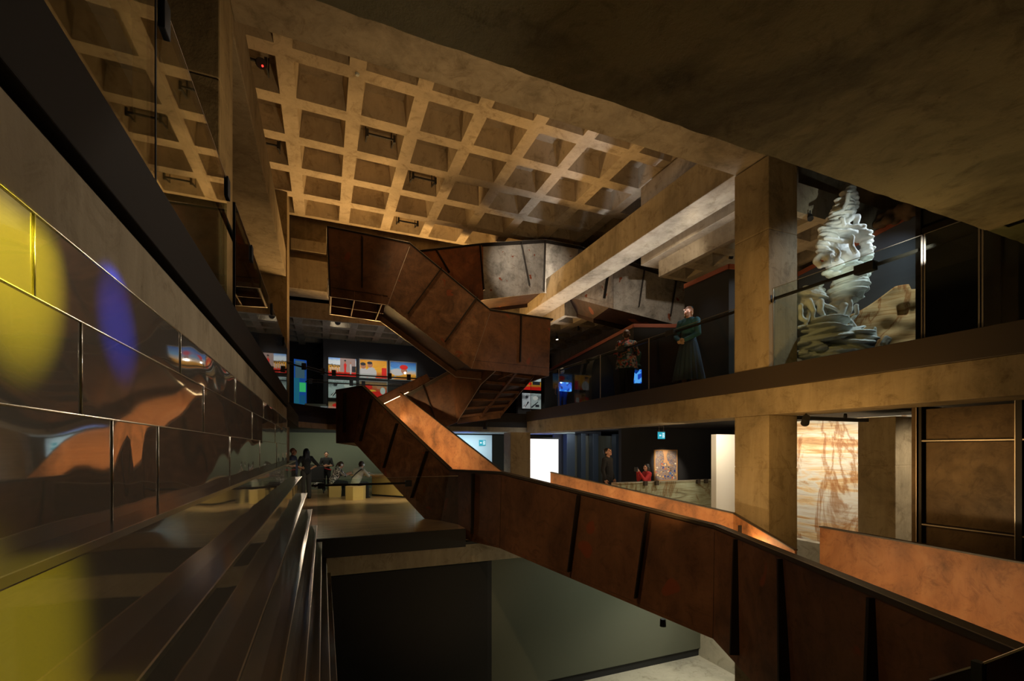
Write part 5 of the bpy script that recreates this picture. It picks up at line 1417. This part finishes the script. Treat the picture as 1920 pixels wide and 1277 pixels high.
# middle floor left group
person(on_floor(549, 14.6, MID_Z), face_dir(1, -.25), 1.70, 'bald man in navy shirt standing by the far column', 'navy', 'blackc', None, 'bald', 'skind', dict(wl=(-.10, .24, 1.06), el=(-.23, .02, 1.10)), 'short', build=1.15)
person(on_floor(574, 15.4, MID_Z), face_dir(-.55, 1), 1.68, 'woman with long dark hair in black standing with hands on hips', 'blackc', 'charcoal', 'hairdk', 'long', 'skin',
       dict(el=(-.36, -.08, 1.14), wl=(-.17, .05, 1.0), er=(.36, -.08, 1.14), wr=(.17, .05, 1.0)), 'short')
bo, V_, hp_ = person(on_floor(612, 18.0, MID_Z), face_dir(-.05, -1), 1.56, 'dark haired boy in black with a red belt before the olive wall', 'blackc', 'blackc', 'hairdk', 'crop', 'skind',
       dict(el=(-.25, .03, 1.12), wl=(-.05, .20, 1.10), er=(.25, .03, 1.12), wr=(.06, .20, 1.12)), 'short')
b = MB(); pts = [(-.19, .10, .93), (0, .16, .98), (.19, .10, 1.03), (.17, -.08, 1.02), (-.17, -.1, .94)]
for p, q in zip(pts, pts[1:] + pts[:1]): b.capsule(p, .022, q, .022, 8)
b.build('red_belt', M['redc'], bo, local=True, smooth=True)
# seated visitors with headphones
SIT = dict(pel=(0, -.02, .55), chest=(0, .10, .86), neck=(0, .20, 1.04), head=(0, .27, 1.16), hl=(-.09, 0, .53), hr=(.09, 0, .53), kl=(-.10, .42, .50), kr=(.10, .42, .50), al=(-.10, .40, .085), ar=(.10, .44, .085),
           sl=(-.175, .14, .98), sr=(.175, .14, .98), el=(-.23, .34, .78), er=(.23, .34, .78), wl=(-.10, .56, .84), wr=(.08, .58, .84), look=(0, 1, -.55))
def headphones(root, hp_):
    for s in (-1, 1):
        b = MB(); b.tube(hp_(s * .075, -.01, 0), hp_(s * .112, -.01, 0), .045, .040, 16); b.build('ear_cup', M['whitep'], root, local=True, bevel=.004)
    b = MB(); pr = [hp_(.098 * math.cos(q * PI / 10), -.01, .118 * math.sin(q * PI / 10)) for q in range(11)]
    for p, q in zip(pr, pr[1:]): b.capsule(p, .009, q, .009, 8)
    b.build('headband', M['black'], root, local=True, smooth=True)
s1, V_, hp_ = person((ST1.x - .02, ST1.y + .0, MID_Z), face_dir(1, .35), 1.62, 'visitor in black and white patterned top with white headphones sitting at the timber table', 'zebra', 'blackc', 'hairbr', 'pony', 'skin', SIT, 'short', build=1.12)
headphones(s1, hp_)
SIT2 = dict(SIT); SIT2['look'] = (0, 1, -.45)
s2, V_, hp_ = person((ST2.x + .02, ST2.y + .02, MID_Z), face_dir(.85, .9), 1.66, 'visitor in grey jumper with cross strap and pale headphones sitting at the timber table', 'greyk', 'blackc', 'hairbr', 'crop', 'skin', SIT2, 'long', build=1.12)
headphones(s2, hp_)
b = MB(); pts = [(.16, .05, 1.02), (.05, -.06, .90), (-.10, -.10, .74), (-.18, .0, .62)]
for p, q in zip(pts, pts[1:]): b.capsule(p, .016, q, .016, 8)
b.build('cross_strap', M['black'], s2, local=True, smooth=True)

# ------------------------------------------------------------------ gallery and hall lamps
spot('gallery_spot', (8.0, 2.9, 4.6), sc_at(360, 520), 900, (1, .98, .94), 75, .6, .05)
spot('gallery_spot', (9.7, 3.9, 4.4), sc_at(330, 700), 260, COOL, 60, .6, .05)
spot('gallery_spot', (9.0, 4.4, 4.4), (10.0, 5.6, 2.2), 120, NEUT, 60, .8, .05)
spot('gallery_spot', (7.3, 8.2, 4.3), (7.3, 7.5, 2.5), 20, COOL, 60, .8, .05)
spot('gallery_spot', (8.6, 6.4, 4.2), on_floor(1291, 9.75, 2.2), 42, (.8, .9, 1), 34, .8, .05)
spot('gallery_spot', (7.6, 9.7, 4.2), on_floor(1175, 12.0, 2.3), 60, NEUT, 34, .8, .05)
spot('gallery_spot', (8.2, 14.6, 4.2), on_floor(1054, 16.6, 2.4), 30, NEUT, 34, .8, .05)
spot('column_spot', (3.6, 3.6, 3.2), (6.7, 5.6, 2.2), 150, AMBER, 50, .9, .2)
area('beam_wash', (7.05, 10.4, 2.9), (7.04, 10.4, 4.8), 42, (.85, .9, 1), .2, 8.0, 70)
# sandstone wall and cream wall
area('stone_wash', (10.2, 7.2, .45), (11.2, 7.2, -1.0), 56, (1, .88, .70), .2, 4.0)
area('cream_wash', (8.6, 7.2, .40), (8.9, 8.2, -.4), 14, (1, .9, .72), .6, .3)
spot('column_side_spot', (10.3, 3.4, .5), (10.2, 5.15, -.6), 190, NEUT, 70, .9, .1)
area('gallery_edge_wash', (4.9, 4.2, -.35), (6.7, 6.0, .8), 45, AMBER, .3, 2.0)
# painting, doors, figures
spot('painting_spot', (pa.x - .8, 10.9, .6), (pa.x + pw / 2, 12.55, pa.z + .5), 420, NEUT, 30, .6, .04)
spot('visitor_spot', (7.9, 9.6, .6), on_floor(1139, 12.2, -.2), 26, WARM, 40, .8, .05)
spot('visitor_spot', (8.0, 9.2, .6), on_floor(1213, 11.6, -.7), 26, NEUT, 40, .8, .05)
area('bench_wash', (7.6, 7.6, .5), (7.7, 8.8, -1.2), 18, NEUT, 2.2, .2)
area('pale_room_light', (4.4, 15.7, .5), (4.4, 16.2, -1), 40, (.75, .93, 1), 2.6, .6)
point('blue_lamp', (7.6, 15.6, .35), 8, (.05, .15, 1), .08); point('blue_lamp', (4.6, 15.4, .35), 6, (.05, .15, 1), .08)
area('door_wash', (8.6, 13.6, .5), (8.8, 15.3, -.6), 13, (.85, .93, 1), 2.2, .2)  # added to lift the dark doors
# pictures
for x in (.7, 1.9, 3.05):
    spot('picture_spot', (x, 17.3, 4.2), (x, 19.2, 2.9), 26, (1, .95, .88), 55, .8, .04)
area('far_gallery_wash', (1.4, 16.2, 1.5), (1.4, 16.8, 4.2), 12, (.9, .92, 1), 3.0, .6)
# table group
spot('table_spot', (2.2, 14.2, .5), (2.0, 15.6, -1.2), 230, (1, .85, .55), 80, .8, .06)
spot('table_spot', (.2, 14.4, .5), (.0, 15.6, -1.0), 110, (1, .85, .55), 80, .8, .06)
spot('table_spot', (-.4, 18.0, .5), (-.4, 19.6, -1.0), 40, (1, .85, .6), 90, .9, .06)
area('olive_wash', (1.4, 19.2, .4), (1.4, 20.6, -.3), 26, (.95, 1, .75), 5.0, .2)
spot('floor_sheen', (-.55, 13.3, .5), (0.5, 10.7, -1.65), 110, (1, .80, .58), 72, .9, .1)  # lamp added to give the floor its sheen
# lower hall
spot('hall_lamp', (8.4, 7.6, -2.2), (7.6, 8.2, BASE_Z), 260, (1, .93, .75), 100, .9, .1)
area('hall_wash', (7.0, 7.4, -2.6), (5.6, 9.4, -4.6), 22, (.9, 1, .8), 1.6, .4)
# yellow and blue lamps added under the slab to colour the steel; a flag keeps one beam off the concrete
YL = Vector((2.2, 1.2, 2.2))
spot('added_yellow_lamp', YL, (-.553, 1.20, .36), 6500, (1, .80, .02), 7.2, 1.0, .006)
spot('added_yellow_lamp', (2.4, 0.6, 2.2), (-.456, 1.0, -.37), 6000, (1, .80, .02), 8.5, 1.0, .05)
spot('blue_lamp', (2.6, 0.4, 2.2), (-.553, 1.68, .36), 6000, (.02, .06, 1), 4.6, 1.0, .02)  # added for the blue patch on the steel
fl = empty('added_flood_lamp', YL, 'added black floodlight with a flat flag under the overhead slab, out of view', 'lamp')
b = MB(); b.tube(YL + Vector((.03, 0, .03)), YL + Vector((.16, 0, .12)), .06, .05); b.build('head', M['black'], fl)  # unseen housing, added with its flag to shape the yellow beam
b = MB(); b.tube(YL + Vector((.1, 0, .08)), YL + Vector((.1, 0, .2)), .012); b.build('stem', M['black'], fl)
q0 = YL.lerp(Vector((-.553, 0.2, .483)), .16); q1 = YL.lerp(Vector((-.553, 2.4, .483)), .16)
b = MB(); b.hexa([q0, q1, q1 + Vector((.004, 0, 0)), q0 + Vector((.004, 0, 0))], [q0 + Z1 * .16, q1 + Z1 * .16, q1 + Vector((.004, 0, .16)), q0 + Vector((.004, 0, .16))]); b.build('flag', M['black'], fl)
# steel and fascia
spot('band_spot', (2.4, 4.2, 4.5), (-.55, 3.6, .55), 150, NEUT, 70, .9, .1)
spot('glass_side_spot', (-1.4, 9.5, 4.3), (-1.2, 13, 3.6), 8, WARM, 100, .9, .1)
spot('column_left_spot', (1.5, 4.6, 1.4), (-.93, 5.6, 3.0), 130, WARM, 60, .9, .1)
spot('landing_beam_fill', (2.6, 5.2, -4.2), (2.2, 9.4, -2.2), 70, WARM, 70, 1.0, .1)  # added in the hall to brighten the landing beam
area('gallery_ceiling_wash', (8.9, 6.7, 2.4), (8.9, 7.2, 4.4), 14, WARM, 1.6, .3)  # upward fill added for the gallery ceiling
spot('gallery_spot', (9.5, 4.6, 4.3), (10.5, 6.2, 3.3), 70, COOL, 70, .9, .05)
spot('band_fill', (2.6, 3.2, 1.5), (-.55, 2.4, .58), 75, NEUT, 100, 1.0, .02)  # added to brighten the concrete band
spot('sculpture_fill', (6.45, 2.95, 2.2), sc_at(380, 420), 300, (1, .98, .94), 36, .8, .03)  # added at the slab edge to brighten the clay sculpture
spot('stair_fill', (-.5, 8.6, 3.4), (1.9, 11.6, .2), 170, WARM, 46, 1.0, .06)  # added from the left to brighten the half landing plate
